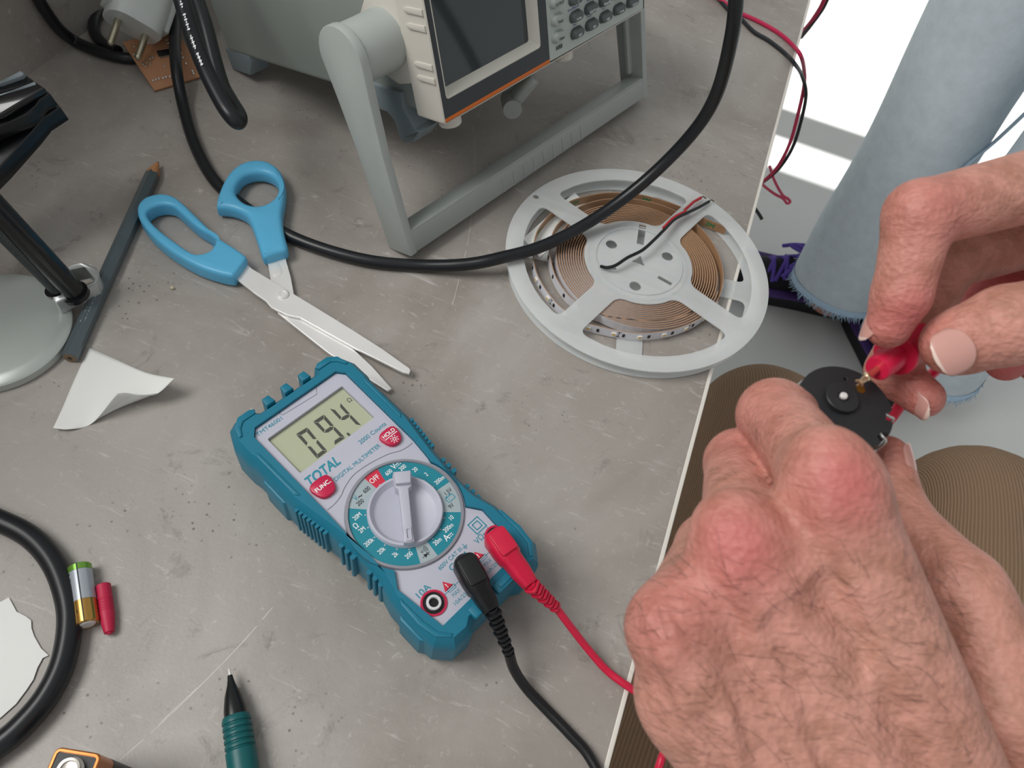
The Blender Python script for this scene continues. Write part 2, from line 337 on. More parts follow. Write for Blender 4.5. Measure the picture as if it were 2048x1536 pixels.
for dx in (0, 20.7):
    c = ml(c1(1105, 1158)) + (dx, 0); m.text('MAX', *c, fz, 1, 1, cap=1.9, width=4.4); m.text('10A/250V' if dx == 0 else 'mA/250V', c[0] + 1, c[1] - 3.4, fz, 1, 1, cap=1.9, width=10.6)
    c = ml(c1(1085, 1138)) + (dx, 0); strip(m, roundrect(4.2, 1.9, .2, 1, *c), .3, fz, 1, True); strip(m, [c - (4.2, 0), c - (-4.6, 0)], .3, fz, 1)
    c = ml(c1(1060, 1125)) + (dx, 0); m.flat([c + (-2.6, -2), c + (2.6, -2), c + (0, 2.5)], fz, 3); m.text('!', c[0], c[1] - .3, fz + .06, 1, 2, cap=2.2, bold=.02)
c = ml(c1(1202, 850))
for w in (6.4, 3.4): strip(m, roundrect(w, w, .05, 1, *c), .55, fz, 1, True)
c = ml(c1(1143, 945)); strip(m, [c + (0, 1.4), c - (0, .3)], .35, fz, 1); [strip(m, [c + (-x, -y), c + (x, -y)], .35, fz, 1) for x, y in ((1.4, .3), (.9, .9), (.4, 1.5))]
# coloured dial scale
def ang(p): q = ml(c8(*p)); return math.atan2(q[1], q[0])
bd = [(ang((300, 358)), 3), (ang((470, 232)), 1), (ang((1405, 410)), 4), (ang((1535, 800)), 1), (ang((1230, 1330)), 4), (ang((1020, 1425)), 1), (ang((122, 752)), 4)]
for i, (a, ci) in enumerate(bd):
    a1 = bd[(i + 1) % len(bd)][0]
    while a1 > a: a1 -= 2 * PI
    n = max(2, int((a - a1) / .06)); A = [a + (a1 - a) * k / n for k in range(n + 1)]
    m.add([(r * math.cos(t), r * math.sin(t), 33.95) for t in A for r in (18.2, 26.9)], [(2 * k, 2 * k + 2, 2 * k + 3, 2 * k + 1) for k in range(n)], {1: 5, 3: 3, 4: 4}[ci])
mats_face = [FACE, TEALP, WHP, REDP, GRP, mat('teal_dial_print', '1c8596', .5), GRV, DKP]
dz = 34.02
for s, p, mi, cap in (('600', (622, 285), 2, 2.3), ('200', (800, 225), 2, 2.3), ('20', (960, 250), 2, 2.3), ('2', (1103, 310), 2, 2.3), ('200m', (1272, 385), 2, 2.3), ('1.5V', (1385, 530), 7, 2.2), ('9V', (1422, 715), 7, 2.2), ('10', (1425, 865), 2, 2.3), ('200m', (1385, 995), 2, 2.3), ('A', (1360, 1120), 2, 3.4), ('20m', (1245, 1170), 2, 2.3), ('200', (880, 1345), 2, 2.3), ('2k', (705, 1335), 2, 2.3), ('20k', (530, 1285), 2, 2.3), ('200k', (370, 1180), 2, 2.3), ('2M', (280, 1020), 2, 2.3), ('\u03a9', (200, 970), 2, 3.0), ('20M', (218, 850), 2, 2.3), ('200', (258, 670), 7, 2.3), ('V', (200, 618), 1, 2.8), ('~', (258, 592), 7, .9), ('600', (340, 508), 7, 2.3), ('OFF', (440, 370), 2, 2.8), ('V', (688, 212), 2, 3.2)):
    q = ml(c8(*p), dz); V, Fc, w, h = text_mesh(s, .006); m.text(s, q[0], q[1], dz, 1, mi, cap=cap, width=w * cap / h * .78, bold=.006)
for p in ((742, 182), (1412, 1092)):
    q = ml(c8(*p), dz); strip(m, [q + (-1.5, .5), q + (1.5, .5)], .4, dz, 2); [strip(m, [q + (x - .35, -.5), q + (x + .35, -.5)], .4, dz, 2) for x in (-1.1, 0, 1.1)]
q = ml(c8(1412, 615), dz); strip(m, roundrect(4.4, 2.6, .2, 1, *q), .4, dz, 1, True); [strip(m, [q + (x - .5, 1.7), q + (x + .5, 1.7)], .6, dz, 1) for x in (-1.1, 1.1)]; strip(m, [q + (-1.4, 0), q + (-.6, 0)], .3, dz, 1)
q = ml(c8(1105, 1340), dz); m.flat([q + (-1, 1.1), q + (.9, 0), q + (-1, -1.1)], dz, 7); strip(m, [q + (.9, 1.2), q + (.9, -1.2)], .35, dz, 7); strip(m, [q + (-2.2, 0), q + (2.2, 0)], .3, dz, 7)
q = ml(c8(1050, 1303), dz); strip(m, circle(.5, 10, *q), .25, dz, 7, True)
for r in (1.3, 2.1, 2.9): strip(m, [q + (r * math.cos(t), r * math.sin(t)) for t in np.linspace(-.6, .6, 7)], .3, dz, 7)
for p in ((627, 350), (787, 310), (940, 318), (1085, 370), (1210, 455), (1335, 870), (1280, 1015), (1185, 1135), (885, 1265), (730, 1258), (580, 1205), (450, 1110), (365, 990), (322, 835), (497, 440)):
    q = ml(c8(*p), dz); q = q / np.linalg.norm(q) * 19; m.flat(circle(.45, 10, *q), dz + .05, 4)
m.build('face_plate', mats_face, meter, weld=False)
# screen
m = MB(S); z = 31.4; m.box((.65, 63, z - 1), (47, 25.4, 2), 0)
def quad(P): Q = [ml(c7(*p), z) for p in P]; return lambda u, v: (Q[0] * (1 - u) + Q[1] * u) * (1 - v) + (Q[3] * (1 - u) + Q[2] * u) * v
def digit(P, segs):
    q = quad(P); tu, tv, g = .25, .11, .02
    sh = dict(a=[(.02, 0), (.98, 0), (1 - tu, tv), (tu, tv)], d=[(tu, 1 - tv), (1 - tu, 1 - tv), (.98, 1), (.02, 1)],
              f=[(0, g), (tu, tv + g), (tu, .5 - tv / 2 - g), (.03, .5 - g)], b=[(1, g), (1 - tu, tv + g), (1 - tu, .5 - tv / 2 - g), (.97, .5 - g)],
              e=[(.03, .5 + g), (tu, .5 + tv / 2 + g), (tu, 1 - tv - g), (0, 1 - g)], c=[(.97, .5 + g), (1 - tu, .5 + tv / 2 + g), (1 - tu, 1 - tv - g), (1, 1 - g)],
              g=[(.07, .5), (tu + .05, .5 - tv / 2), (.95 - tu, .5 - tv / 2), (.93, .5), (.95 - tu, .5 + tv / 2), (tu + .05, .5 + tv / 2)])
    for s in segs: m.flat([q(*p) for p in sh[s]], z + .12, 1)
digit([(503, 705), (628, 630), (850, 890), (737, 975)], 'abcdef'); digit([(692, 568), (812, 490), (1045, 745), (925, 822)], 'abfgcd'); digit([(872, 420), (988, 360), (1222, 612), (1110, 690)], 'fbgc')
m.flat([ml(c7(*p), z) for p in ((1055, 700), (1075, 685), (1105, 712), (1085, 728))], z + .12, 1)
q = ml(c7(1090, 330), z); m.text('\u03a9', q[0], q[1], z + .12, 1, 1, cap=2.6)
LCD = mat('lcd_green_grey', 'b4b99c', .12, spec=.6, coat=.6, noise=(30, .03, 2))
m.build('screen', [LCD, mat('lcd_segment', '4a4c45', .3, coat=.5)], meter, weld=False)
# buttons
for txt, c, w, h in (('HOLD', (22.3, 35), 11.2, 10.2), ('FUNC.', (-20, 36), 12.2, 10.6)):
    m = MB(S); T = tz(*c, 0); P = [(-w / 2, h / 2 - 2), (-w / 2 + 2.4, h / 2), (w / 2 - 2.4, h / 2), (w / 2, h / 2 - 2), (w / 2 - 1.2, -h / 2 + 2.4), (w / 2 - 3.4, -h / 2), (-w / 2 + 3.4, -h / 2), (-w / 2 + 1.2, -h / 2 + 2.4)]
    P = chaikin(P, 1); m.prism(P, 32, 36, 0, T=T, ch=.8)
    if txt == 'HOLD':
        m.text(txt, 0, 2, 36.06, 1, 1, T=T, cap=2.3, width=7.6, bold=.02); k = MB(S @ T); strip(m, [np.array(c) + (-4, .1), np.array(c) + (4, .1)], .4, 36.06, 1)
        strip(m, circle(.8, 12, c[0], c[1] - 2.4), .4, 36.06, 1, True)
        for t in range(8): d = np.array([math.cos(t * PI / 4), math.sin(t * PI / 4)]); strip(m, [np.array(c) + (0, -2.4) + d * 1.4, np.array(c) + (0, -2.4) + d * 2.2], .4, 36.06, 1)
    else: m.text(txt, 0, .5, 36.06, 1, 1, T=T, cap=2.3, width=8.6, bold=.02)
    m.build('button', [RED, WHP], meter, label='crimson %s button' % ('HOLD' if txt == 'HOLD' else 'FUNC.'))
# dial
m = MB(S); m.lathe([(26.8, 33), (26.9, 34.6), (28.4, 34.6), (29, 33.6), (29, 30)][::-1], n=72); 
k = MB(S); r = [(29, 28), (29, 33.4), (28.3, 34.8), (27.1, 34.9), (26.8, 33.7)]
k.loft([[(q * math.cos(2 * PI * i / 80), q * math.sin(2 * PI * i / 80), z) for i in range(80)] for q, z in r]); k.build('dial_rim', RIM, meter)
m = MB(S); m.loft([[(q * math.cos(2 * PI * i / 64), q * math.sin(2 * PI * i / 64), z) for i in range(64)] for q, z in [(18.3, 30), (18.3, 36), (17.8, 37), (16.8, 37), (14.9, 34.2), (14.6, 34)]])
m.flat(circle(14.6, 64), 34)
a = math.atan2(-26.5, -19.8); T = Matrix.Rotation(a, 4, 'Z')      # grip bar: x runs to the pointer
m.prism([(-17.6, -4.6), (-10.5, -4), (-9, -2.4), (13, -2.2), (17.8, -2.6), (18.2, 0), (17.8, 2.6), (13, 2.2), (-9, 2.4), (-10.5, 4), (-17.6, 4.6), (-18.2, 0)], 33, 41, T=T, ch=.7)
m.prism([(-17.6, -4.3), (-11, -3.6), (-11, 3.6), (-17.6, 4.3)], 40, 43.5, T=T, ch=.8); m.prism(roundrect(7, 3, .5, 2, 14, 0), 41, 41.6, 0, [roundrect(4.6, 1.4, .3, 2, 14, 0)], T=T)
m.build('selector_knob', FACE, meter, bevel=.0003)
# sockets
for nm, c, rd in (('socket', (-20.4, -41.5), True), ('socket', (2.6, -39.5), False), ('socket', (23.2, -39.5), False)):
    m = MB(S @ tz(*c, 0))
    rg = lambda prof, mi: m.loft([[(q * math.cos(2 * PI * i / 40), q * math.sin(2 * PI * i / 40), z) for i in range(40)] for q, z in prof], mi)
    rg([(6.1, 33.5), (6.1, 34.1), (5.1, 34.1), (5, 33.6)], 0); rg([(5, 33.7), (4.6, 33.62)], 1); m.flat(circle(4.9, 40), 33.64, 1); rg([(3.5, 33.6), (3.5, 35), (3.2, 35.3), (2.4, 35.3), (2.2, 34.9), (2.2, 33.7)], 2); m.flat(circle(2.2, 24), 33.7, 1)
    m.build(nm, [RED if rd or c[0] > 10 else DK, DK, mat('socket_white', 'd9dadd', .4)], meter, weld=False)
# ------------------------------------------------------------------ test leads
def plug_parts(axis, z0, mt, root, nm='plug'):
    """axis: pixel points (start of head, end of head, end of neck, end of strain relief) with heights"""
    P = [at(u, v, z) for u, v, z in axis]; d = unit((P[2] - P[0])[:2].tolist() + [0]); s = np.array([-d[1], d[0], 0]); up = np.array([0, 0, 1.])
    def sec(c, w, h): return [c + s * x + up * y for x, y in roundrect(w, h, min(w, h) * .32, 4)]
    L1 = np.linalg.norm((P[1] - P[0])); mm = .001; b = MB()
    hz = lambda t: P[0] * (1 - t) + P[1] * t
    lp = [sec(hz(-.02), 6 * mm, 8 * mm), sec(hz(.03), 9.4 * mm, 10.5 * mm), sec(hz(.16), 11.8 * mm, 12 * mm), sec(hz(.6), 12.2 * mm, 12 * mm), sec(hz(.95), 11.4 * mm, 11.4 * mm)]
    q = lambda t: P[1] * (1 - t) + P[2] * t
    lp += [sec(q(.03), 10 * mm, 10 * mm), sec(q(.5), 9.4 * mm, 8.6 * mm), sec(q(.9), 7.8 * mm, 7 * mm), sec(q(1.), 6.4 * mm, 6 * mm)]
    b.loft([[tuple(p) for p in l] for l in lp], cap=True)
    b.loft([[tuple(p + up * (6.2 * mm)) for p in sec(hz(t), w * mm, 1.6 * mm)] for t, w in ((.1, 7.6), (.14, 8.6), (.84, 8.8), (.9, 7.6))], cap=True)
    b.lathe([(4.6, 33.7), (4.6, 36), (4.6, 42)], T=tz(*(hz(.42) * (1, 1, 0))) @ S, n=24)
    o = b.build(nm, mt, root, bevel=.0004, world=True)
    r = MB(); n = 9; A, B = P[2], P[3]; pts = [A + (B - A) * t for t in np.linspace(-.05, 1.02, 12)]; r.tube(pts, [2.6 * mm - .07 * mm * i for i in range(12)], n=14)
    M = along(A, B)
    for i in range(n):
        t = (i + .5) / n; c = np.linalg.norm(B - A) * t; w = 7.2 - 2. * t
        if i % 2 == 0: r.prism(roundrect(w * mm, (w - .6) * mm, 1.5 * mm, 3), c - .75 * mm, c + .75 * mm, T=M, ch=.25 * mm)
        else: r.prism(roundrect((w - 1.2) * mm, (w + .2) * mm, 1.4 * mm, 3), c - .7 * mm, c + .7 * mm, T=M, ch=.25 * mm)
    r.build('strain_relief', mt, root, world=True); return P[3]
BLK = mat('black_lead_rubber', '17181a', .38, noise=(300, .1, 2)); REDL = mat('red_lead_rubber', 'd21d42', .38, noise=(300, .06, 2))
bl = thing('test_lead', 'black test lead plugged into the middle COM socket of the multimeter', 'test lead', at(945, 1150, .034))
e = plug_parts([(924, 1117, .0405), (960, 1180, .0405), (985, 1222, .0385), (1018, 1306, .0235)], 0, BLK, bl)
b = MB(); b.tube(spline([e, at(1028, 1338, .014), at(1052, 1375, .0055), at(1092, 1418, .0026), at(1140, 1468, .0026), at(1178, 1512, .0026), at(1210, 1580, .0026), at(1228, 1680, .0026), at(1225, 1800, .0026)], 8), .0025, n=14)
b.build('cable', BLK, bl, world=True)
rl = thing('test_lead', 'red test lead from the meter\'s right socket to the probe held against the motor', 'test lead', at(1000, 1090, .034))
e = plug_parts([(984, 1066, .041), (1022, 1118, .041), (1062, 1170, .0385), (1113, 1216, .0225)], 0, REDL, rl)
CABLE_R = [e, at(1140, 1252, .016), at(1175, 1297, .008), at(1215, 1342, .0032), at(1262, 1377, .003), at(1300, 1400, -.004), dep(1345, 1440, .39), dep(1340, 1490, .37), dep(1322, 1520, .36), dep(1315, 1600, .36), dep(1400, 1720, .36), dep(1580, 1650, .36), dep(1650, 1350, .36), dep(1680, 1050, .31), dep(1740, 890, .272), dep(1785, 832, .262), dep(1817, 790, .258), dep(1878, 735, .270), dep(1935, 690, .278), dep(1950, 645, .270), dep(1930, 618, .256), dep(1905, 618, .2448)]
# ------------------------------------------------------------------ LED reel
cs = lambda x, y: (980 + x * 600 / 2048, 310 + y * 450 / 1536)
RC = np.array([.0055, .3744]); zt = .0104
reel = thing('led_strip_reel', 'white translucent spool of led strip under the thick black cable', 'reel', (RC[0], RC[1], 0))
MILK = see_through(mat('milky_plastic', 'e6e8e7', .38, spec=.45, sss=.25), .44); RT = tz(RC[0], RC[1], 0)
def window(a0, a1, ri=37.5, ro=79, hw=8.5):
    n = 14; h = lambda r: math.asin(hw / r)
    P = [(ro * math.cos(t), ro * math.sin(t)) for t in np.linspace(a0 + h(ro), a1 - h(ro), n)] + [(ri * math.cos(t), ri * math.sin(t)) for t in np.linspace(a1 - h(ri), a0 + h(ri), n)]
    return chaikin(P, 1) if False else P
def roundc(P, k=3):      # soften only the sharp corners
    P = [np.array(p) for p in P]; out = []; N = len(P)
    for i in range(N):
        a, b, c = P[i - 1], P[i], P[(i + 1) % N]; u = unit(a - b); v = unit(c - b)
        if np.dot(u, v) > -.6:
            r = 6.5; A, B = b + u * min(r, np.linalg.norm(a - b) * 6), b + v * min(r, 9e9)
            A = b + u * r; B = b + v * r
            for t in np.linspace(0, 1, 6): out.append((1 - t) ** 2 * A + 2 * t * (1 - t) * b + t * t * B)
        else: out.append(b)
    return out
def flange(z0, z1, base, holes_c, slots, RR=90.8):
    m = MB(RT @ S); ws = []
    for k in range(4):
        P = window(math.radians(base + 90 * k), math.radians(base + 90 * (k + 1)))
        # drop points swallowed by the rounding next to each corner
        n = len(P) // 2; A = P[:n]; B = P[n:]
        P = [A[0]] + A[2:-2] + [A[-1]] + [B[0]] + B[3:-3] + [B[-1]]
        ws.append(roundc(P))
    hs = [circle(3.9, 20, *c) for c in holes_c] + slots + ws + [circle(2.1, 14, -83.2, 24.6)]
    m.prism(circle(RR, 128), z0, z1, 0, hs, ch=.25); return m
q7 = lambda x, y: (at(*cs(x, y), zt)[:2] - RC) * 1000
def slot(x0, y0, x1, y1, w):
    a, b = q7(x0, y0), q7(x1, y1); d = unit(b - a); n = np.array([-d[1], d[0]]) * w / 2; return [a + n, a - n, b - n, b + n]
tri = [np.array([6 * math.cos(t), 6 * math.sin(t)]) if k % 2 else np.array([2.2 * math.cos(t), 2.2 * math.sin(t)]) for k, t in enumerate(np.linspace(0, 2 * PI, 7)[:-1] + .55)]
tri = chaikin([q7(1018, 722) + p for p in tri], 1)
m = flange(9.3, 10.4, -20, [q7(830, 608), q7(1212, 690), q7(992, 893)], [slot(1044, 475, 1026, 608, 5), slot(1150, 830, 1240, 880, 3), tri, slot(790, 775, 862, 768, 3)])
m.build('top_flange', MILK, reel, world=True, smooth=30)
m = flange(.2, 1.3, 12, [], [], 89); m.build('bottom_flange', MILK, reel, world=True, smooth=30)
m = MB(RT @ S)
for r0, r1, z0, z1 in ((33.4, 34.6, 1.3, 9.3), (29.4, 30.4, 10.4, 11.1)):
    m.loft([[(r * math.cos(2 * PI * i / 72), r * math.sin(2 * PI * i / 72), z) for i in range(72)] for r, z in ((r0, z0), (r1, z0), (r1, z1), (r0, z1), (r0, z0))])
m.build('hub', MILK, reel, world=True)
TAN = mat('tan_adhesive_backing', 'a6805e', .5, noise=(120, .12, 3)); STRW = mat('strip_white', 'dfe0e6', .35); BRN = mat('copper_edge', 'a9866a', .45)
def ribbon(P, z0, z1, th, m):      # P in local millimetres; outer side white, inner side and edges tan
    P = [np.array(p) for p in P]; N = len(P); nn = []
    for i in range(N):
        t = P[min(i + 1, N - 1)] - P[max(i - 1, 0)]; t = t / np.linalg.norm(t); nn.append(np.array([t[1], -t[0]]))
    V = []
    for p, n in zip(P, nn):
        o = n * th / 2
        if np.dot(o, p) < 0: o = -o
        V += [(*(p + o), z0), (*(p + o), z1), (*(p - o), z1), (*(p - o), z0)]
    for i in range(N - 1):
        a, b_ = 4 * i, 4 * i + 4
        m.add([V[a], V[a + 1], V[b_ + 1], V[b_]], [(0, 1, 2, 3)], 1); m.add([V[a + 1], V[a + 2], V[b_ + 2], V[b_ + 1]], [(0, 1, 2, 3)], 2); m.add([V[a + 2], V[a + 3], V[b_ + 3], V[b_ + 2]], [(0, 1, 2, 3)], 0); m.add([V[a + 3], V[a], V[b_], V[b_ + 3]], [(0, 1, 2, 3)], 0)
    return nn
st = MB(RT @ S); zs0, zs1 = 1.6, 8.9
turns = 13; n = turns * 60; SP = [((35.2 + 21.5 * i / n + .25 * math.sin(i * .21)) * math.cos(2 * PI * i / 60), (35.2 + 21.5 * i / n + .25 * math.sin(i * .21)) * math.sin(2 * PI * i / 60)) for i in range(n + 1)]
ribbon(SP, zs0, zs1, .8, st)
zz = zs1 / 1000; qs = lambda x, y: (at(*cs(x, y), zz)[:2] - RC) * 1000
OUT = [qs(*p) for p in [(1622, 492), (1500, 445), (1400, 400), (1300, 352), (1150, 300), (1000, 266), (800, 258), (640, 285), (540, 318), (440, 375), (370, 450), (318, 530), (297, 640), (305, 760), (345, 860), (420, 970), (500, 1050), (640, 1138), (740, 1168), (860, 1195), (1010, 1216), (1180, 1203), (1330, 1165), (1470, 1090), (1555, 985), (1590, 870), (1580, 740), (1520, 600), (1420, 480), (1300, 398), (1150, 335), (980, 300), (800, 300), (650, 335), (540, 400), (450, 490), (410, 600), (412, 700), (450, 830), (530, 950), (620, 1020), (740, 1085), (900, 1115), (1080, 1130), (1250, 1115), (1400, 1060), (1500, 970)]]
OUT = spline(OUT, 7); nn = ribbon(OUT, zs0, zs1, .6, st)
for i in range(60, 285):      # dark resistors and solder pads printed along the white side
    pass
GRN = mat('green_print', '3f7f52', .6); DKB = mat('resistor_dark', '2c221f', .5)
dist = np.r_[0, np.cumsum([np.linalg.norm(OUT[i + 1] - OUT[i]) for i in range(len(OUT) - 1)])]
def onstrip(s):
    i = min(len(OUT) - 2, int(np.searchsorted(dist, s) - 1)); i = max(i, 0); p = OUT[i]; t = unit(OUT[i + 1] - p); n = np.array([t[1], -t[0]]); n = n if np.dot(n, p) > 0 else -n
    return p + t * (s - dist[i]), t, n
def face_frame(s, z, off=.3):
    p, t, n = onstrip(s); z3 = np.array([*n, 0]); y = np.array([0, 0, 1.]); x = np.cross(y, z3); return frame([*(p + n * off), z], x, y, z3)
s = 120.
while s < dist[-1] - 20:
    st.box((0, 0, .2), (1.6, 2.6, .5), 4, T=face_frame(s + 8.3, 5.2)); 
    if int(s / 16.7) % 3 == 1:
        T = face_frame(s + 5.2, 5.2); st.box((0, 0, .03), (.5, 4.6, .06), 4, T=T); st.box((0, 2.2, .03), (2.6, .6, .06), 4, T=T); st.box((0, -2.2, .03), (2.6, .6, .06), 4, T=T)
    s += 16.7
for s in (12, 62, 118, 160):      # mark printed on the adhesive backing
    p, t, n = onstrip(s); x = np.array([*(t if False else -t), 0]); T = frame([*(p - n * .34), 5.2], np.cross([0, 0, 1.], [*(-n), 0]), (0, 0, 1), (*(-n), 0)); st.text('3M', 0, 0, .02, 1, 3, T=T, cap=4.2, bold=.03)
sto = st.build('led_strip', [TAN, STRW, BRN, GRN, DKB], reel, world=True, weld=False, smooth=60)
LW = mat('led_housing', 'e9e6dc', .4); LY = mat('led_phosphor', 'ecc67a', .4)
lm = MB(S); lm.prism(roundrect(3.2, 2.8, .3, 2), 0, 1, 0, ch=.15); lm.flat(circle(1.1, 14), 1.02, 1); lme = None
s = 122.; k = 0
while s < 545:
    p, t, n = onstrip(s)
    if lme is None: lme = lm.build('led_chip', [LW, LY], sto); o = lme
    else: o = copy_part(lme, sto)
    M = RT @ S @ face_frame(s, 5.4) @ Matrix.Scale(1000, 4); o.parent = sto
    o.matrix_basis = M; o.matrix_parent_inverse = (Matrix.Translation((RC[0], RC[1], 0))).inverted() if False else Matrix(); s += 16.7
m = MB()
wp = [(755, 760), (800, 768), (860, 752), (940, 700), (1040, 650), (1120, 580), (1190, 510), (1260, 440), (1340, 398), (1420, 360), (1495, 318)]
W = spline([at(*cs(x, y), zt + .0022 + .006 * math.sin(PI * i / 10)) for i, (x, y) in enumerate(wp)], 6)
m.tube(W, .0011, 0, n=8); W2 = [w + np.array([-.0009, .0016, -.0002]) for w in W[36:-12]] + [at(*cs(1330, 375), .0142), at(*cs(1390, 320), .0142), at(*cs(1440, 292), .0135)]
m.tube(W2, .0011, 1, n=8)
for a, b_ in (((1495, 318), (1515, 308)), ((1440, 292), (1462, 288))): m.tube(spline([at(*cs(*a), .013), at(*cs((a[0] + b_[0]) / 2, a[1] - 8), .0135), at(*cs(*b_), .013), at(*cs(b_[0] + 14, b_[1] + 10), .0125)], 4), .00045, 2, n=6)
m.build('lead_wire', [mat('wire_black', '15161a', .4), mat('wire_red', 'b8242c', .4), mat('bare_copper', '6d5744', .4, .8)], reel, world=True, label='thin red and black lead wire of the strip')
m = MB(RT @ S); A = [qs(*p) for p in ((590, 205), (235, 520), (350, 650), (720, 330))]; m.prism(A, 1.6, 1.9); m.build('label_card', mat('white_card', 'eef0ec', .6), reel, world=True, label='white paper card inside the reel')
# ------------------------------------------------------------------ scissors
c6 = lambda x, y: (256 + x * 612 / 1880, 300 + y * 500 / 1536)
BLUE = mat('sky_blue_plastic', '5fb6de', .38, bump=(700, .06)); STEEL = mat('brushed_steel', 'efeeeb', .36, .3, noise=(40, .08, 5), bump=(260, .08))
O6 = at(*c6(960, 930)); sz = thing('scissors', 'open scissors with sky blue handles pointing under the multimeter', 'scissors', O6)
def trace(P, z, f=c6, n=3, closed=True): return [p[:2] for p in (spline([at(*f(x, y), z) for x, y in P], n, True) if n > 1 else [at(*f(x, y), z) for x, y in P])]
def handle(outer, inner, z0=.0008, z1=.0122, ch=.0036):
    zm = (z0 + z1) / 2; o = trace(outer, zm); h = trace(inner, zm); o = o if area(o) > 0 else o[::-1]; h = h if area(h) > 0 else h[::-1]
    b = MB(); st = [(ch * (1 - math.cos(t)), ch * (1 - math.sin(t))) for t in np.linspace(0, PI / 2, 5)]
    lv = [(d, z0 + e) for d, e in st[::1]]; lv = [(ch - d if False else d, z) for d, z in lv]
    prof = [(ch * (1 - math.sin(t)), z0 + ch * (1 - math.cos(t))) for t in np.linspace(0, PI / 2, 5)]; prof = prof + [(d, z1 - (z - z0)) for d, z in prof[::-1]]
    b.loft([[(p[0], p[1], z) for p in inset(o, d)] for d, z in prof]); b.loft([[(p[0], p[1], z) for p in inset(h, -d)] for d, z in prof], flip=True)
    b.flat(inset(o, ch), z1, 0, [inset(h, -ch)]); b.flat(inset(o, ch), z0, 0, [inset(h, -ch)], down=True)
    b.build('handle', BLUE, sz, world=True, smooth=50)
handle([(70, 400), (85, 355), (130, 320), (210, 303), (275, 313), (335, 350), (440, 450), (560, 566), (660, 632), (728, 682), (732, 706), (700, 752), (665, 798), (640, 806), (560, 790), (430, 745), (280, 660), (150, 550), (85, 460)],
       [(128, 420), (165, 385), (225, 370), (285, 380), (335, 420), (430, 505), (530, 565), (546, 600), (515, 650), (455, 672), (400, 664), (320, 612), (210, 530), (145, 465)], ch=.0024)
handle([(550, 372), (562, 305), (600, 215), (650, 148), (720, 105), (800, 92), (880, 108), (945, 165), (972, 250), (966, 350), (952, 430), (965, 540), (984, 612), (978, 645), (915, 665), (850, 685), (825, 665), (795, 570), (750, 455), (700, 412), (630, 388), (568, 382)],
       [(668, 290), (698, 212), (760, 175), (840, 172), (905, 205), (930, 260), (912, 315), (860, 358), (790, 374), (715, 350)])
def blade(P, z0, z1):
    b = MB(); b.prism(trace(P, z1, n=1), z0, z1, ch=.00025); b.build('blade', STEEL, sz, world=True, smooth=12)
blade([(690, 660), (760, 728), (880, 800), (1020, 885), (1120, 945), (1380, 1105), (1560, 1220), (1728, 1340), (1735, 1352), (1728, 1374), (1690, 1365), (1400, 1220), (1220, 1120), (1060, 1030), (985, 1015), (915, 985), (880, 965), (845, 925), (780, 880), (660, 785), (640, 720)], .0045, .0064)
blade([(850, 640), (960, 620), (972, 680), (1000, 780), (1020, 890), (1100, 975), (1350, 1190), (1500, 1330), (1620, 1465), (1595, 1480), (1230, 1245), (920, 1000), (885, 850)], .0022, .0041)
b = MB(tz(*at(*c6(960, 930), 0))); b.lathe([(.0035, .006), (.0035, .0074), (.0029, .0079), (.002, .0079), (.0016, .0076)], n=24); b.build('rivet', STEEL, sz, world=True)
b = MB(); b.prism(trace([(890, 700), (905, 692), (925, 695), (945, 735), (940, 765), (900, 780), (887, 760)], .0042, n=2), .004, .0044, ch=.0001); b.build('stamped_boss', STEEL, sz, world=True)
# ------------------------------------------------------------------ pencil
A = at(318, 320, .0042); B = at(140, 716, .0042); pn = thing('pencil', 'dark grey hexagonal wooden pencil lying between scissors and round metal base', 'pencil', (A + B) / 2)
L = np.linalg.norm(B - A); d = unit(B - A); M = frame(A, (-d[1], d[0], 0), (0, 0, -1), d); M = frame(A, np.cross((0, 0, 1), d), (0, 0, 1), d)
b = MB(M); hexa = circle(.0045, 6, a0=PI / 6); b.prism(hexa, .014, L, ch=.0002); b.build('barrel', mat('grey_lacquer', '4f5b60', .3, coat=.3), pn, world=True)
b = MB(M); b.lathe([(.0012, .0035), (.0012, .0036), (.0042, .0138), (.0041, .015)], n=24); b.build('wood_tip', mat('bare_wood', 'b98257', .6, noise=(200, .15, 3)), pn, world=True)
b = MB(M); b.lathe([(.0006, .0022), (.0012, .0038)], n=12); b.build('graphite_tip', mat('graphite', '3b3634', .4), pn, world=True)
b = MB(M); b.lathe([(.0036, L - .0001), (.0036, L + .0002)], n=24); b.flat(circle(.0012, 12), L + .0003, 1); b.build('end_grain', [mat('pencil_end', '7d6a52', .6), DK], pn, world=True)
p0, p1 = at(203, 562, .0085), at(168, 645, .0085); k = np.linalg.norm(p1 - p0); t0 = np.dot(p0 - A, d)
T = M @ frame((0, .0045 * math.cos(PI / 6) + .00006, t0 + k / 2), (0, 0, 1), (1, 0, 0), (0, 1, 0)); b = MB(T); b.text('\u0418\u0413\u041d\u041e\u0420\u0418\u0420\u041e\u0412\u0410\u0422\u042c', 0, 0, 0, 1, 0, width=k, cap=.0024)
b.build('lettering', mat('silver_print', 'c9d0d2', .4), pn, world=True, label='silver lettering')
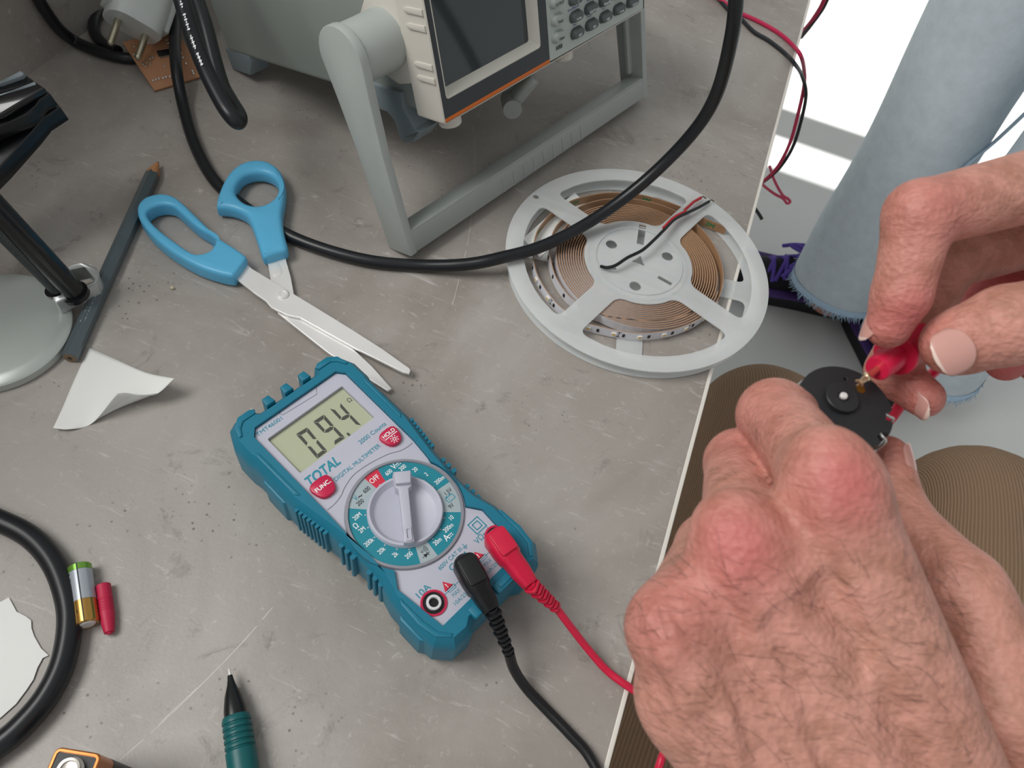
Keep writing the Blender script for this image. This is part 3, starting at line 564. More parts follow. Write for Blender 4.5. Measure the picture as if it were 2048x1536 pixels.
# ------------------------------------------------------------------ papers
PAP = mat('white_paper', 'eff0ec', .75, noise=(30, .03, 4))
def paper(name, label, outline, hfun, loc, n=22, curl=None):
    """grid filled outline of image points, raised by hfun(u,v) where u,v run over the sheet corners"""
    o = thing(name, label, 'paper', loc); return o
pc = lambda x, y: (x * 512 / 1311, 300 + y * 600 / 1536)
V = []; Fc = []; N = 26      # square note, two corners curling up off the bench
c0, cL, cR, cF = pc(455, 1012), pc(272, 1424), pc(893, 1172), pc(600, 1245)
c00 = at(*c0, .0008); cl = at(*cL, .003); cr = at(*cR, .016); fr = np.array([*(cl + cr - c00)[:2], 0.]);
mid = at(*pc(560, 1350), .0006)
pp = thing('paper_note', 'small white square of paper with a curled corner below the grey pencil', 'paper', (*mid[:2], 0))
b = MB(); ctl = [[at(*pc(x, y), z) for x, y, z in row] for row in (
    [(455, 1012, .0006), (375, 1190, .0006), (320, 1320, .001), (272, 1424, .003)],
    [(600, 1075, .001), (505, 1210, .0005), (440, 1335, .0006), (355, 1430, .002)],
    [(750, 1140, .006), (655, 1215, .003), (540, 1330, .002), (470, 1400, .001)],
    [(893, 1170, .016), (800, 1250, .010), (690, 1252, .012), (600, 1245, .017)])]
def bern(t): return np.array([(1 - t) ** 3, 3 * t * (1 - t) ** 2, 3 * t * t * (1 - t), t ** 3])
ctl = np.array(ctl)
def surf(u, v): a = spline([spline([ctl[i][j] for j in range(4)], 12)[int(round(v * 36))] for i in range(4)], 12); return a[int(round(u * 36))]
G = [spline([ctl[i][j] for j in range(4)], 9) for i in range(4)]; G = [spline([G[i][k] for i in range(4)], 9) for k in range(28)]
b.add([p for r in G for p in r], [(k * 28 + i, k * 28 + i + 1, (k + 1) * 28 + i + 1, (k + 1) * 28 + i) for k in range(27) for i in range(27)])
o = b.build('sheet', PAP, pp, world=True, smooth=180); s_ = o.modifiers.new('thick', 'SOLIDIFY'); s_.thickness = .00018; s_.offset = 0
b = MB(); flap = [[at(*pc(x, y), z) for x, y, z in row] for row in ([(470, 1400, .001), (520, 1368, .0006), (620, 1318, .0006), (740, 1270, .003), (790, 1248, .009)], [(540, 1330, .006), (580, 1310, .005), (650, 1290, .006), (740, 1262, .0085), (795, 1247, .0100)], [(600, 1245, .0165), (640, 1243, .0155), (690, 1250, .0125), (750, 1252, .011), (800, 1246, .0105)])]
G = [spline(r, 5) for r in flap]; G = [spline([G[i][k] for i in range(3)], 5) for k in range(len(G[0]))]; w = len(G[0])
b.add([p for r in G for p in r], [(k * w + i, k * w + i + 1, (k + 1) * w + i + 1, (k + 1) * w + i) for k in range(len(G) - 1) for i in range(w - 1)]); o = b.build('curled_corner', PAP, pp, world=True, smooth=180); s_ = o.modifiers.new('thick', 'SOLIDIFY'); s_.thickness = .00018; s_.offset = 0
cp = lambda x, y: (x * 560 / 1605, 1000 + y * 536 / 1536)
P = [at(*cp(x, y), .0009) for x, y in [(50, 558), (68, 590), (95, 640), (150, 668), (178, 690), (180, 735), (195, 780), (235, 850), (278, 890), (245, 905), (215, 960), (190, 1030), (150, 1090), (90, 1170), (0, 1250), (-160, 1350), (-300, 1250), (-300, 700), (-120, 590), (0, 585)]]
tp = thing('torn_paper', 'torn piece of white paper inside the black cable loop', 'paper', P[6] * (1, 1, 0)); b = MB(); b.prism([p[:2] for p in P], .0006, .0009); b.build('sheet', PAP, tp, world=True)
# ------------------------------------------------------------------ small cell, probe cap, square battery, mechanical pencil
cb = lambda x, y: (100 + x * 160 / 1229, 1090 + y * 200 / 1536)
r = .00525; A = at(*cb(450, 330), r); B = at(*cb(565, 1150), r); d = unit(B - A); L = .0292; M = frame(A, np.cross((0, 0, 1), d), (0, 0, 1), d)
ba = thing('cylindrical_battery', 'small battery with green and gold ends lying beside the red probe cap', 'battery', (A + B) / 2)
def cyl(prof, mts, nm, mi=0): b = MB(M); b.lathe(prof, n=40); return b.build(nm, mts, ba, world=True, bevel=0)
cyl([(r - .0012, 0), (r - .0003, 0), (r, .0004), (r, .0032)], mat('green_foil', '7db04a', .25, .6), 'green_end'); cyl([(r, .0033), (r, .0182)], mat('silver_sleeve', 'b4bac2', .3, .35), 'label_sleeve'); cyl([(r, .0183), (r, L - .0005), (r - .0005, L), (r - .0012, L), (r - .0014, L - .0004)], mat('gold_foil', 'c79a52', .22, .85), 'gold_end')
b = MB(M); b.lathe([(r - .0016, L - .001), (r - .0016, L - .0002), (r - .0022, L + .0003)], n=24); b.build('terminal', STEEL, ba, world=True)
def curved(s, a, z0, z1, cap, nm):      # print wrapped on the sleeve, reading along the axis
    b = MB(); V, Fc, w, h = text_mesh(s, .005); k = (z1 - z0) / w; Q = []
    for v in V: t = a + v[1] * cap / h / r; Q.append(((r + .00005) * math.cos(t), (r + .00005) * math.sin(t), (z0 + z1) / 2 - v[0] * k))
    b.V = [tuple(M @ Vector(q)) for q in Q]; b.F = list(Fc); b.M = [0] * len(Fc); return b
b = MB()
for s, a, z0, z1, cap in (('LR23A  12V', 2.75, .0095, .0178, .0013), ('Mercury & Cadmium Free', 2.5, .0052, .0175, .0009), ('ALKALINE BATTERY', 2.28, .006, .0175, .0009), ('+', 2.35, .0036, .0052, .0016), ('\u2013', 2.0, .0228, .0242, .0004)):
    q = curved(s, a, z0, z1, cap, 'print'); k = len(b.V); b.V += q.V; b.F += [tuple(i + k for i in f) for f in q.F]; b.M += q.M
b.build('print', DKP, ba, world=True, weld=False)
b = MB(M); b.V = [tuple(M @ Vector(((r + .00006) * math.cos(t), (r + .00006) * math.sin(t), z))) for t, z in ((1.56, .0002), (1.46, .0002), (1.56, L - .0006), (1.46, L - .0006))]; b.F = [(0, 1, 3, 2)]; b.M = [0]; b.build('seam', DKP, ba, world=True)
A = at(*cb(815, 612), .0033); B = at(*cb(915, 1372), .0031); d = unit(B - A); L = np.linalg.norm(B - A); M = frame(A, unit(np.cross((0, 0, 1), d)), np.cross(d, unit(np.cross((0, 0, 1), d))), d)
cap = thing('probe_cap', 'red pointed rubber probe cap lying beside the small cylindrical battery', 'cap', (A + B) / 2)
pr = [(.0022, .0004), (.0028, 0), (.0033, .0004), (.0033, .006)]
for i in range(5): z = .0072 + i * .0013; pr += [(.0034, z), (.0031, z + .0005), (.0031, z + .0007), (.0034, z + .0011)]
pr += [(.0033, .0148), (.0029, .019), (.0022, .0235), (.0016, L - .001), (.0009, L)]
b = MB(M); b.lathe(pr, n=28); b.build('cap_body', mat('red_rubber', 'bf2148', .5), cap, world=True)
A = at(*cp(322, 1412), .0465); B = at(*cp(540, 1447), .0465); e1 = unit(B - A); e2 = np.array([e1[1], -e1[0], 0]); Wd, Ln = .0172, .0262
cc = A + e1 * Wd / 2 + e2 * Ln / 2; T = Matrix(((e1[0], -e2[0], 0, cc[0]), (e1[1], -e2[1], 0, cc[1]), (0, 0, 1, 0), (0, 0, 0, 1)))
nv = thing('square_battery', 'orange and black nine volt battery cut off by the bottom picture edge', 'battery', (cc[0], cc[1], 0))
COP = mat('copper_foil', 'b8713c', .28, .7); b = MB(T); rr = roundrect(Wd, Ln, .0025, 5)
b.loft([[(p[0], p[1], z) for p in inset(rr, d)] for z, d in ((0, .0006), (.0006, 0), (.046, 0), (.0466, .0005), (.0466, .0013), (.0459, .0014))], cap=True); b.build('case', COP, nv, world=True)
b = MB(T); b.loft([[(p[0], p[1], z) for p in inset(rr, -.00008)] for z in (.0008, .0300)]); b.build('black_sleeve', DK, nv, world=True)
b = MB(T); b.prism(inset(rr, .0015), .045, .0462); b.build('top_plate', DK, nv, world=True)
for s, big in ((1, True), (-1, False)):
    b = MB(T @ tz(0, s * .0062, 0)); q = .0046 if big else .0034
    b.lathe([(q, .046), (q, .0468), (q * .82, .0472), (q * .8, .0492), (q * .86, .0496), (q * .66, .0497), (q * .6, .0486), (q * .3, .0484)], n=6 if False else 32); b.build('snap_terminal', mat('nickel', 'cfcac2', .25, .9), nv, world=True)
A = at(458, 1337, .0058); B = at(488, 1545, .0068); d = unit(B - A); M = frame(A, unit(np.cross((0, 0, 1), d)), np.cross(d, unit(np.cross((0, 0, 1), d))), d)
mp_ = thing('mechanical_pencil', 'green mechanical pencil with black tip entering from the bottom picture edge', 'pencil', (*B[:2], 0))
s1 = np.linalg.norm(at(462, 1360, .0058) - A); s2 = np.linalg.norm(at(472, 1432, .0065) - A); R_ = .0062
b = MB(M); b.lathe([(.0003, 0), (.0005, .0003), (.0005, s1 * .5), (.0009, s1 * .55), (.0009, s1)], n=16); b.build('lead_sleeve', STEEL, mp_, world=True)
b = MB(M); b.lathe([(.0011, s1 * .6), (.0014, s1), (.0019, s1 * 1.4), (.0036, s1 + (s2 - s1) * .45), (.0047, s1 + (s2 - s1) * .8), (.0049, s2)], n=32); b.build('tip_cone', mat('black_gloss_plastic', '17191a', .3), mp_, world=True)
pr = [(.0048, s2 - .0002), (.0056, s2), (.0059, s2 + .0006)]
for i in range(5): z = s2 + .001 + i * .0026; pr += [(R_ - .0002 + i * .00004, z + .0002), (R_ + i * .00004, z + .0008), (R_ + i * .00004, z + .0017), (R_ - .0006 + i * .00004, z + .0021), (R_ - .0006 + i * .00004, z + .0024)]
pr += [(R_ + .0002, s2 + .0145), (R_ + .0002, s2 + .075), (.0055, s2 + .078)]
b = MB(M); b.lathe(pr, n=40); b.build('barrel', mat('dark_green_rubber', '0f5a5c', .42), mp_, world=True)
b = MB(M); b.lathe([(.0040, s2 + .078), (.0040, s2 + .092), (.003, s2 + .094)], n=24); b.build('push_button', DK, mp_, world=True)
b = MB(tz(*at(345, 578, 0))); b.ball((0, 0, .0011), .0011, sc=(1.3, .9, 1), n=6); cr_ = b.build('crumb', mat('crumb_cream', 'cfc3a8', .8)); tag(cr_, 'tiny cream crumb on the bench between pencil and scissors', 'crumb')
# ------------------------------------------------------------------ signal generator on its tilted carrying handle
GP0 = at(820, 505, .008); GP1 = at(1286, 190, .008); ge = GP1 - GP0; ge[2] = 0; ge = unit(ge)
GO = onp(890, 253, GP0 + ge * .03, ge); gu = unit(onp(845, 0, GP0 + ge * .03, ge) - GO); gn = np.cross(ge, gu)
GM = frame(GO, ge, gu, gn) @ S      # local millimetres: x right, y up, z out of the front
CASE = mat('case_grey', '8f9690', .45, noise=(20, .02, 2)); BEZ = mat('bezel_ivory', 'cfcbc1', .4); ARM = mat('handle_grey', 'aab0ac', .42); PAN = mat('panel_dark', '34393d', .35); ORG = mat('orange_stripe', 'd86d1c', .4); KPD = mat('keypad_pale', 'b9c2bb', .45)
SCRN = mat('display_glass', '3c4345', .08, spec=.7, noise=(5, .02, 1)); KEYD = mat('key_dark', '59605f', .5); KEYL = mat('key_pale', 'a9b0ab', .5)
gen = thing('signal_generator', 'grey bench signal generator with dark display propped up on its handle', 'signal generator', (GO + gn * -.1 + ge * .1) * (1, 1, 0))
GW, GH, GD = 203., 96., 240.
b = MB(GM); cr = roundrect(GW - 8, GH - 6, 4, 4, GW / 2, GH / 2 - 2.5); b.loft([[(x, y, z) for x, y in cr] for z in (-22, -GD + 4)], flip=True, cap=True)
b.build('case', CASE, gen, bevel=.0005, world=True)
b = MB(GM); fr_ = roundrect(GW, GH, 2.5, 4, GW / 2, GH / 2)
b.loft([[(x, y, z) for x, y in inset(fr_, d)] for z, d in ((-24, 1.5), (-23, .2), (-3, 0), (-.8, .3), (0, 1.2))])
b.flat(inset(fr_, 1.2), 0, 0, [[(.9, 1.6), (GW - 2.5, 1.6), (GW - 2.5, GH - 2), (.9, GH - 2)]]); b.flat(inset(fr_, 1.5), -24, down=True)
b.flat([(96.3, 2.2), (GW - 2.5, 1.6), (GW - 2.5, GH - 2), (96.3, GH - 2)], -.2, 1)
for y in (62.5, 54.2, 33.6, 26.0):      # finger grooves on both cheeks
    for xs, s in ((-.3, -1), (GW + .3, 1)): b.prism([(-1.5, y - 1.7), (-1.5, y + 1.7)] + [(-13 - 3.6 * math.sin(t), y + 1.7 * math.cos(t)) for t in np.linspace(.1, PI - .1, 7)], -.6, .6, T=Matrix(((0, 0, s, xs), (0, 1, 0, 0), (1, 0, 0, 0), (0, 0, 0, 1))), ch=.5)
# lugs carrying the handle hubs
for xs in (2, GW - 2):
    P = [(-23, 20), (-23, 66), (-40, 66), (-52, 62), (-60, 52), (-61, 38), (-56, 27), (-46, 20), (-36, 17)]
    b.prism(P, -6, 6, T=Matrix(((0, 0, 1, xs + (5 if xs < 50 else -5)), (0, 1, 0, 0), (1, 0, 0, 0), (0, 0, 0, 1))), ch=1.2)
b.build('bezel', [BEZ, KPD], gen, bevel=.0003, world=True)
b = MB(GM); so = roundrect(84, 66, 2.2, 4, 46.6, 47); si = roundrect(76, 58, 1.5, 4, 46.6, 47)
b.flat([(.9, 4.1), (96.3, 4.1), (96.3, GH - 2), (.9, GH - 2)], 0.02, 0, [so]); b.flat([(.9, 1.7), (96.3, 1.7), (96.3, 4.0), (.9, 4.0)], .03, 1)
b.build('front_panel', [PAN, ORG], gen, world=True)
b = MB(GM); k = len(so); b.loft([[(x, y, z) for x, y in q] for q, z in ((so, .03), (inset(so, .5), .15), (inset(so, .8), 0), (si, -6.5))]); b.build('display_frame', mat('display_frame_ivory', 'cfcdc2', .4), gen, world=True)
b = MB(GM); b.flat(roundrect(78, 60, 1, 2, 46.6, 47), -6.3); b.build('display', SCRN, gen, world=True)
def key(x, y, w, h, m, pr, txt, tm, nm, dy=0.):
    b = MB(GM @ tz(x, y, 0)); P = roundrect(w, h, h * .48, 5); b.loft([[(p[0], p[1], z) for p in inset(P, d)] for z, d in ((-.2, -.6), (.25, -.4), (.3, 0), (2.2, .2), (3, .6), (3.2, 1.3))], cap=True)
    V, Fc, tw, th = text_mesh(txt, .01); cap = 1.8; b.text(txt, 0, dy, 3.26, 1, 1, width=min(w - 3, tw * cap / th * .9), cap=cap, bold=.01); b.build(nm, [m, tm], gen, world=True, weld=False)
for i, t in enumerate(('AM', 'FM', 'FSK', 'Sweep', 'Count')): key(124.3 + 15.35 * i, 10.9, 11.2, 6.2, KEYD, 0, t, WHP, 'key', -1)
for i, t in enumerate(('Hz/Vpp', 'kHz/Vrms', 'MHz/dBm', 'Shift', 'Enter')): key(124 + 15.35 * i, 21.2, 11.2, 6.2, KEYD, 0, t, WHP, 'key', -1)
for i, t in enumerate(('Value', 'Point', 'OUTPUT')): key(105.6, 14.9 + 10.3 * i, 11.4, 6.4, KEYL, 0, t, DKP, 'key', -.6)
for r in range(3):
    for i in range(5): key(124 + 15.35 * i, 31.6 + 10.3 * r, 11.2, 6.2, KEYD, 0, '789456123.0-+/*'[r * 5 + i] if r else ('1', '2', '3', '0', '.')[i], WHP, 'key', -1)
b = MB(GM); b.text('ARB', 106.2, 8, .05, 1, 0, cap=2.6, width=6.6, bold=.02)
for t, x, y in (('Mod', 123, 16.3), ('Shape', 138.5, 16.4), ('Hop', 154, 16.2), ('Save/Recall', 122.5, 26.6), ('Rate', 138.5, 26.6)): b.text(t, x, y, .05, 1, 1, cap=1.5, width=len(t) * 1.05)
b.text('\u25b2\u25bc' if False else 'A', 193, 6.5, .05, 1, 1, cap=1.5, width=1.6) if False else None
b.build('panel_print', [DKP, mat('blue_print', '5b62a8', .5)], gen, world=True, weld=False)
HC = np.array([43., -39.])
for sx, x0 in ((-1, 0), (1, GW)):      # hubs: rotated so that the lathe axis runs sideways
    T = GM @ Matrix(((0, 0, sx, x0), (1, 0, 0, HC[0]), (0, 1, 0, HC[1]), (0, 0, 0, 1))); b = MB(T)
    b.lathe([(17.2, -2), (17.2, 6), (17, 14), (17, 26)], n=56); b.build('handle_hub', ARM, gen, world=True)
# carrying handle: two arms and a cross bar of one bent strip
bar_y = np.linalg.inv(np.array(GM)) @ np.array([*GP0, 1]); BY, BZ = bar_y[1], bar_y[2]
dn = unit(np.array([BY + 1, BZ - 8]) - HC); sd = np.array([dn[1], -dn[0]])      # in the (y,z) side plane
Ltot = np.linalg.norm(np.array([BY, BZ - 8]) - HC) + 1.5; b = MB(GM)
def arm_outline(tail):
    P = [HC + 18.2 * (math.cos(t) * -dn + math.sin(t) * sd) for t in np.linspace(-PI / 2, PI / 2, 15)]
    return P + [HC + dn * 22 + sd * 15.5, HC + dn * 55 + sd * 12.4, HC + dn * tail + sd * 11, HC + dn * tail - sd * 11, HC + dn * 55 - sd * 12.4, HC + dn * 22 - sd * 15.5]
for x0, x1 in ((-32.5, -26.5), (GW + 26.5, GW + 32.5)):
    P = arm_outline(Ltot); P = P if area(P) > 0 else P[::-1]
    b.prism(P, x0, x1, T=Matrix(((0, 0, 1, 0), (1, 0, 0, 0), (0, 1, 0, 0), (0, 0, 0, 1))), ch=.7)
    xi = x1 - 1 if x0 < 0 else x0 + 1; s_ = 1 if x0 < 0 else -1
    P = [HC + dn * 40 + sd * 1.6, HC + dn * (Ltot - 20) + sd * 1.6, HC + dn * (Ltot - 20) - sd * 1.6, HC + dn * 40 - sd * 1.6]
    b.prism(P if area(P) > 0 else P[::-1], min(xi, xi + s_ * 6), max(xi, xi + s_ * 6), T=Matrix(((0, 0, 1, 0), (1, 0, 0, 0), (0, 1, 0, 0), (0, 0, 0, 1))), ch=.6)
c0 = HC + dn * (Ltot - 8.3); T = GM @ Matrix(((1, 0, 0, 0), (0, dn[0], sd[0], c0[0]), (0, dn[1], sd[1], c0[1]), (0, 0, 0, 1)))
b2 = MB(T); b2.prism(roundrect(GW + 60, 16.6, 1, 3, GW / 2, 0), 2.2 - 6, 11, ch=1.4)
for k in range(9): b2.prism(roundrect(1.1, 11, .5, 2, GW / 2 - 44 + 11 * k + 2, 2.4), 10.6, 11.5, ch=.3)
k = len(b.V); b.V += b2.V; b.F += [tuple(i + k for i in f) for f in b2.F]; b.M += b2.M
b.build('carrying_handle', ARM, gen, world=True)
# rubber bumpers, feet and the folded tilt foot under the case
RUB = mat('bumper_blue_grey', '7b878c', .5)
for x0, x1 in ((1, 18), (GW - 18, GW - 1)):
    P = [(-70, 12), (-36, 12), (-37, 2), (-30, -9), (-25, -10), (-34, -19), (-43, -22.5), (-47, -20), (-49, -8), (-54, -4), (-69, -4)]
    b = MB(GM); b.prism(P, x0, x1, T=Matrix(((0, 0, 1, 0), (0, 1, 0, 0), (1, 0, 0, 0), (0, 0, 0, 1))), ch=1); b.build('corner_bumper', RUB, gen, bevel=.0003, world=True)
for x0, x1 in ((4.5, 22), (GW - 22, GW - 4.5)):
    b = MB(GM); b.prism([(-GD - 2, -14), (-GD + 22, -14), (-GD + 30, -3), (-GD + 30, 2), (-GD - 2, 2)], x0, x1, T=Matrix(((0, 0, 1, 0), (0, 1, 0, 0), (1, 0, 0, 0), (0, 0, 0, 1))), ch=1); b.build('rear_foot', RUB, gen, bevel=.0003, world=True)
for x in (14, 122):
    b = MB(GM @ tz(x, -1, -11) @ Matrix.Rotation(PI / 2, 4, 'X')); b.lathe([(7, -2), (7, 5.2), (6.4, 6)], n=28); b.build('front_foot', BEZ, gen, world=True)
A = onp(1067, 152, GO - gu * .004, gu); B = onp(1022, 208, GO - gu * .020, gu); d = unit(B - A); x_ = unit(np.cross(d, gu)); M = frame(A, x_, np.cross(d, x_), d); Lf = np.linalg.norm(B - A)
b = MB(M); b.prism(roundrect(.0155, .0075, .003, 3), 0, Lf, ch=.001); b.tube([(-.009, 0, Lf), (.009, 0, Lf)], .0062, n=20); b.box((.0085, -.004, Lf * .5), (.003, .006, Lf * .9)); b.build('tilt_foot', mat('foot_grey', '8f938f', .4), gen, world=True)
# ------------------------------------------------------------------ cables
CBL = mat('cable_black', '1b1d20', .32, noise=(300, .1, 2))
def cable(name, label, pts, r, m=CBL, cat='cable', n=8, group=None, parts=None):
    t = thing(name, label, cat, (*np.array(pts[len(pts) // 2])[:2], 0), group=group); b = MB(); b.tube(spline(pts, n), r, n=16); b.build('cable_jacket', m, t, world=True); return t
cx = cable('black_cable', 'thick black cable curving over the reel and behind the blue scissors', [dep(1478, -160, .36), dep(1474, -40, .385), dep(1464, 70, .41), at(1432, 190, .112), at(1380, 272, .078), at(1290, 362, .044), at(1190, 437, .022), at(1090, 490, .0160), at(1000, 516, .0152), at(930, 529, .010), at(840, 531, .0045), at(740, 522, .0043), at(640, 496, .0043), at(560, 462, .0043), at(490, 415, .0043), at(430, 362, .0043), at(390, 290, .0043), at(366, 210, .006), at(352, 130, .018), at(350, 60, .022), at(352, -10, .024), at(356, -80, .02)], .0041)
lp = cable('black_cable_loop', 'black cable hanging in a tight hairpin loop in front of the generator', [dep(330, -140, .40), dep(356, -30, .405), dep(385, 70, .412), dep(414, 145, .417), dep(446, 208, .42), dep(466, 236, .421), dep(477, 243, .424), dep(477, 230, .430), dep(462, 205, .436), dep(444, 172, .44), dep(428, 120, .443), dep(410, 50, .446), dep(384, -30, .45), dep(350, -140, .45)], .0046)
b = MB(); Q = spline([dep(352, -30, .4), dep(381, 70, .4072), dep(410, 145, .4124)], 20)
for i in range(3, 36):
    if i % 9 in (0, 1): continue
    a, c = Q[i], Q[i + 1]; t = unit(c - a); n = unit(np.cross(t, CO - a)); o = n * .0005 * (1 + (i % 2)); z_ = unit(CO - a) * .0002; b.add([a + z_ - o, a + z_ + o * .3, a + t * .0009 + z_ + o, a + t * .0009 + z_ - o * .4], [(0, 1, 2, 3)])
b.build('jacket_print', WHP, lp, world=True)
WL = lambda u, v: onp(u, v, (-.4466, 0, 0), (1, 0, 0))
pc_ = cable('mains_cable', 'black power cord running down the corner behind the white plug', [WL(40, -80), WL(62, -40), WL(78, 0), WL(98, 32), WL(122, 62), at(152, 84, .0046), at(200, 104, .0044), at(250, 116, .0044), at(285, 113, .0044), at(318, 96, .0044), at(330, 60, .0044), at(320, 0, .0044), at(285, -40, .0044), at(232, -12, .0044), at(196, 26, .0044), at(188, 60, .0044), at(204, 86, .0044), at(236, 103, .0068)], .0042)
# white mains plug resting in the corner: its two pins point down to the left
pg = thing('power_plug', 'white two pin power plug standing beside the copper circuit board', 'plug', at(265, 60, 0))
PW = mat('plug_white', 'd3d8d5', .35); px_ = dep(243, 46, .535); pt = dep(228, 90, .533); ax = unit(pt - px_); P2 = dep(285, 64, .545)
cen = (px_ + P2) / 2; sdv = unit((P2 - px_) - ax * np.dot(P2 - px_, ax)); th = np.cross(ax, sdv); M = frame(cen, sdv, th, ax); b = MB(M)
b.loft([[(x, y, z) for x, y in q] for q, z in ((roundrect(.030, .022, .006, 5), -.075), (roundrect(.034, .026, .008, 5), -.055), (roundrect(.036, .030, .009, 5), -.03), (roundrect(.038, .034, .012, 5), -.012), (roundrect(.0375, .034, .012, 5), -.001), (roundrect(.0365, .033, .0115, 5), 0))], cap=True)
for s in (-1, 1): b.prism(roundrect(.006, .02, .002, 3, s * .0185, 0), -.055, -.006, ch=.001)
b.build('plug_body', PW, pg, world=True)
for s in (-1, 1):
    b = MB(M); b.tube([(s * .0095, 0, -.001), (s * .0095, 0, .0175)], .0024, n=20); b.ball((s * .0095, 0, .0175), .0024, n=8); b.build('pin', mat('pin_nickel', 'bdb69f', .28, .9), pg, world=True)
b = MB(M); b.tube(spline([(0, 0, -.07), (0, 0, -.09), (.01, .01, -.12), (.03, .03, -.17)], 6), .0042, n=14); b.build('cord', PW, pg, world=True)
# copper clad circuit board
c4 = [at(245, 84, .0158), at(309, 181, .0019), at(412, 150, .0019), at(350, 58, .0158)]; nb = unit(np.cross(c4[1] - c4[0], c4[3] - c4[0])); nb = nb if nb[2] > 0 else -nb
pb = thing('circuit_board', 'square copper coloured circuit board lying under the black cable', 'circuit board', c4[1] * (1, 1, 0))
bx = unit(c4[3] - c4[0]); by = np.cross(nb, bx); M = frame(c4[0], bx, by, nb); Li = lambda P: np.array([np.dot(P - c4[0], bx), np.dot(P - c4[0], by)])
pl = lambda u, v: Li(onp(u, v, c4[0], nb)); b = MB(M); b.prism([Li(c) for c in c4], -.0016, 0)
TR = mat('trace_pale', 'c08a68', .5)
for P in ([(262, 100), (272, 118), (284, 122)], [(296, 138), (306, 156)], [(318, 138), (326, 150)], [(330, 95), (334, 110), (346, 108)], [(300, 92), (312, 100)], [(256, 92), (300, 82)]): strip(b, [pl(*p) for p in P], .0005, .00006, 1)
b.build('board', [mat('copper_board', 'b98662', .5, noise=(90, .08, 3)), TR], pb, world=True, weld=False)
q = pl(328, 108); b = MB(M @ tz(q[0], q[1], 0) @ Matrix.Rotation(-.1, 4, 'Z')); b.prism(roundrect(.0088, .0042, .0002, 1), .0006, .0022, ch=.0002)
for i in range(7):
    for s in (-1, 1): b.box((-.0036 + .0012 * i, s * .0026, .0006), (.0005, .0014, .0009), 1)
b.build('chip', [DK, mat('tin', 'cfcdc6', .3, .8)], pb, world=True)
TIN = mat('solder_tin', 'd8d6cf', .25, .9); sol = None
for u, v in ((268, 93), (282, 90), (296, 87), (302, 86), (333, 80), (340, 76), (336, 86), (268, 109), (305, 115), (300, 117), (286, 128), (293, 124), (300, 128), (291, 132), (329, 133), (306, 162), (312, 160), (318, 158), (326, 157), (332, 155), (340, 154), (385, 143), (387, 148), (362, 106), (366, 116), (372, 128)):
    q = pl(u, v)
    if sol is None: b = MB(); b.ball((0, 0, 0), .001, sc=(.8, 1.2, .7), n=5); sol = b.build('solder_joint', TIN, pb); o = sol
    else: o = copy_part(sol, pb)
    o.matrix_parent_inverse = pb.matrix_basis.inverted(); o.matrix_basis = M @ tz(q[0], q[1], .0004)
# stand with a round metal base at the left edge
cd = lambda x, y: (x * 220 / 845, 380 + y * 400 / 1536)
R3 = [at(*cd(*p), .006)[:2] for p in [(545, 900), (530, 1080), (470, 1200), (360, 1330), (200, 1430), (0, 1500)]]
A_ = np.array([[2 * p[0], 2 * p[1], 1] for p in R3]); s_ = np.linalg.lstsq(A_, np.array([p @ p for p in R3]), rcond=None)[0]; BC = s_[:2]; BR = math.sqrt(s_[2] + BC @ BC)
sd_ = thing('desk_stand', 'folding black stand with a round grey metal base at the left edge', 'stand', (*BC, 0))
MET = mat('satin_metal', 'b9bfba', .3, .3, noise=(8, .03, 3)); b = MB(tz(*BC, 0)); b.lathe([(BR - .001, 0), (BR, .0008), (BR, .0052), (BR - .0012, .0062), (BR * .8, .0068), (BR * .5, .0084), (.004, .0095)], n=96); b.build('round_base', MET, sd_, world=True, smooth=50)
T3 = [at(*cd(x, y), .017) for x, y in [(280, 668), (480, 622), (640, 585), (660, 590), (742, 680), (738, 712), (600, 770), (430, 865), (405, 850), (395, 770)]]; hc = at(*cd(612, 668), .017)
b = MB(); b.prism(roundc([p[:2] * 1000 for p in T3]) if False else [p[:2] for p in T3], .0062, .017, 0, [circle(.0098, 28, hc[0], hc[1])], ch=.0006); b.build('ring_bracket', mat('cast_aluminium', 'c6cac9', .35, .5), sd_, bevel=.0005, world=True)
BK = mat('stand_black', '101114', .3, coat=.2); A = at(*cd(590, 800), .013); B = dep(*cd(-60, 110), .37); b = MB(); b.tube([A, A + (B - A) * .06, B, B + (B - A) * .15], .0062, n=24); b.build('arm_tube', BK, sd_, world=True)
A = at(*cd(455, 785), .015); B = dep(*cd(-60, 260), .375); b = MB(); b.tube([A, B], .0034, n=16)
for i in range(60): t = i / 60; q = A + (B - A) * t; b.tube([q, q + (B - A) * .006], .0037, n=12)
b.build('spring_rod', mat('spring_grey', '59605f', .35, .5), sd_, world=True); b = MB(); q = at(*cd(590, 805), .013); b.tube([q + (B - A) * .0, q + (B - A) * .05], .0076, n=24); q = at(*cd(440, 785), .0145); b.tube([q, q + (B - A) * .05], .0055, n=16); b.build('pivot_collar', BK, sd_, world=True)
ch = lambda x, y: (x * 220 / 1536, 120 + y * 220 / 1536)
def slab(nm, P, D0, th, m, D1=None):
    o = dep(*ch(*P[0]), D0); nrm = unit(RM @ np.array([0.12, .3, 1.])); ex_ = unit(np.cross((0, 1, 0.2), nrm)); ey_ = np.cross(nrm, ex_); M = frame(o, ex_, ey_, nrm); L_ = [(np.dot(onp(*ch(*p), o, nrm) - o, ex_), np.dot(onp(*ch(*p), o, nrm) - o, ey_)) for p in P]
    b = MB(M); b.prism(L_, -th, 0, ch=.0008); return b.build(nm, m, sd_, world=True, bevel=.0003)
GL = mat('glossy_black', '0c0d10', .18, coat=.6)
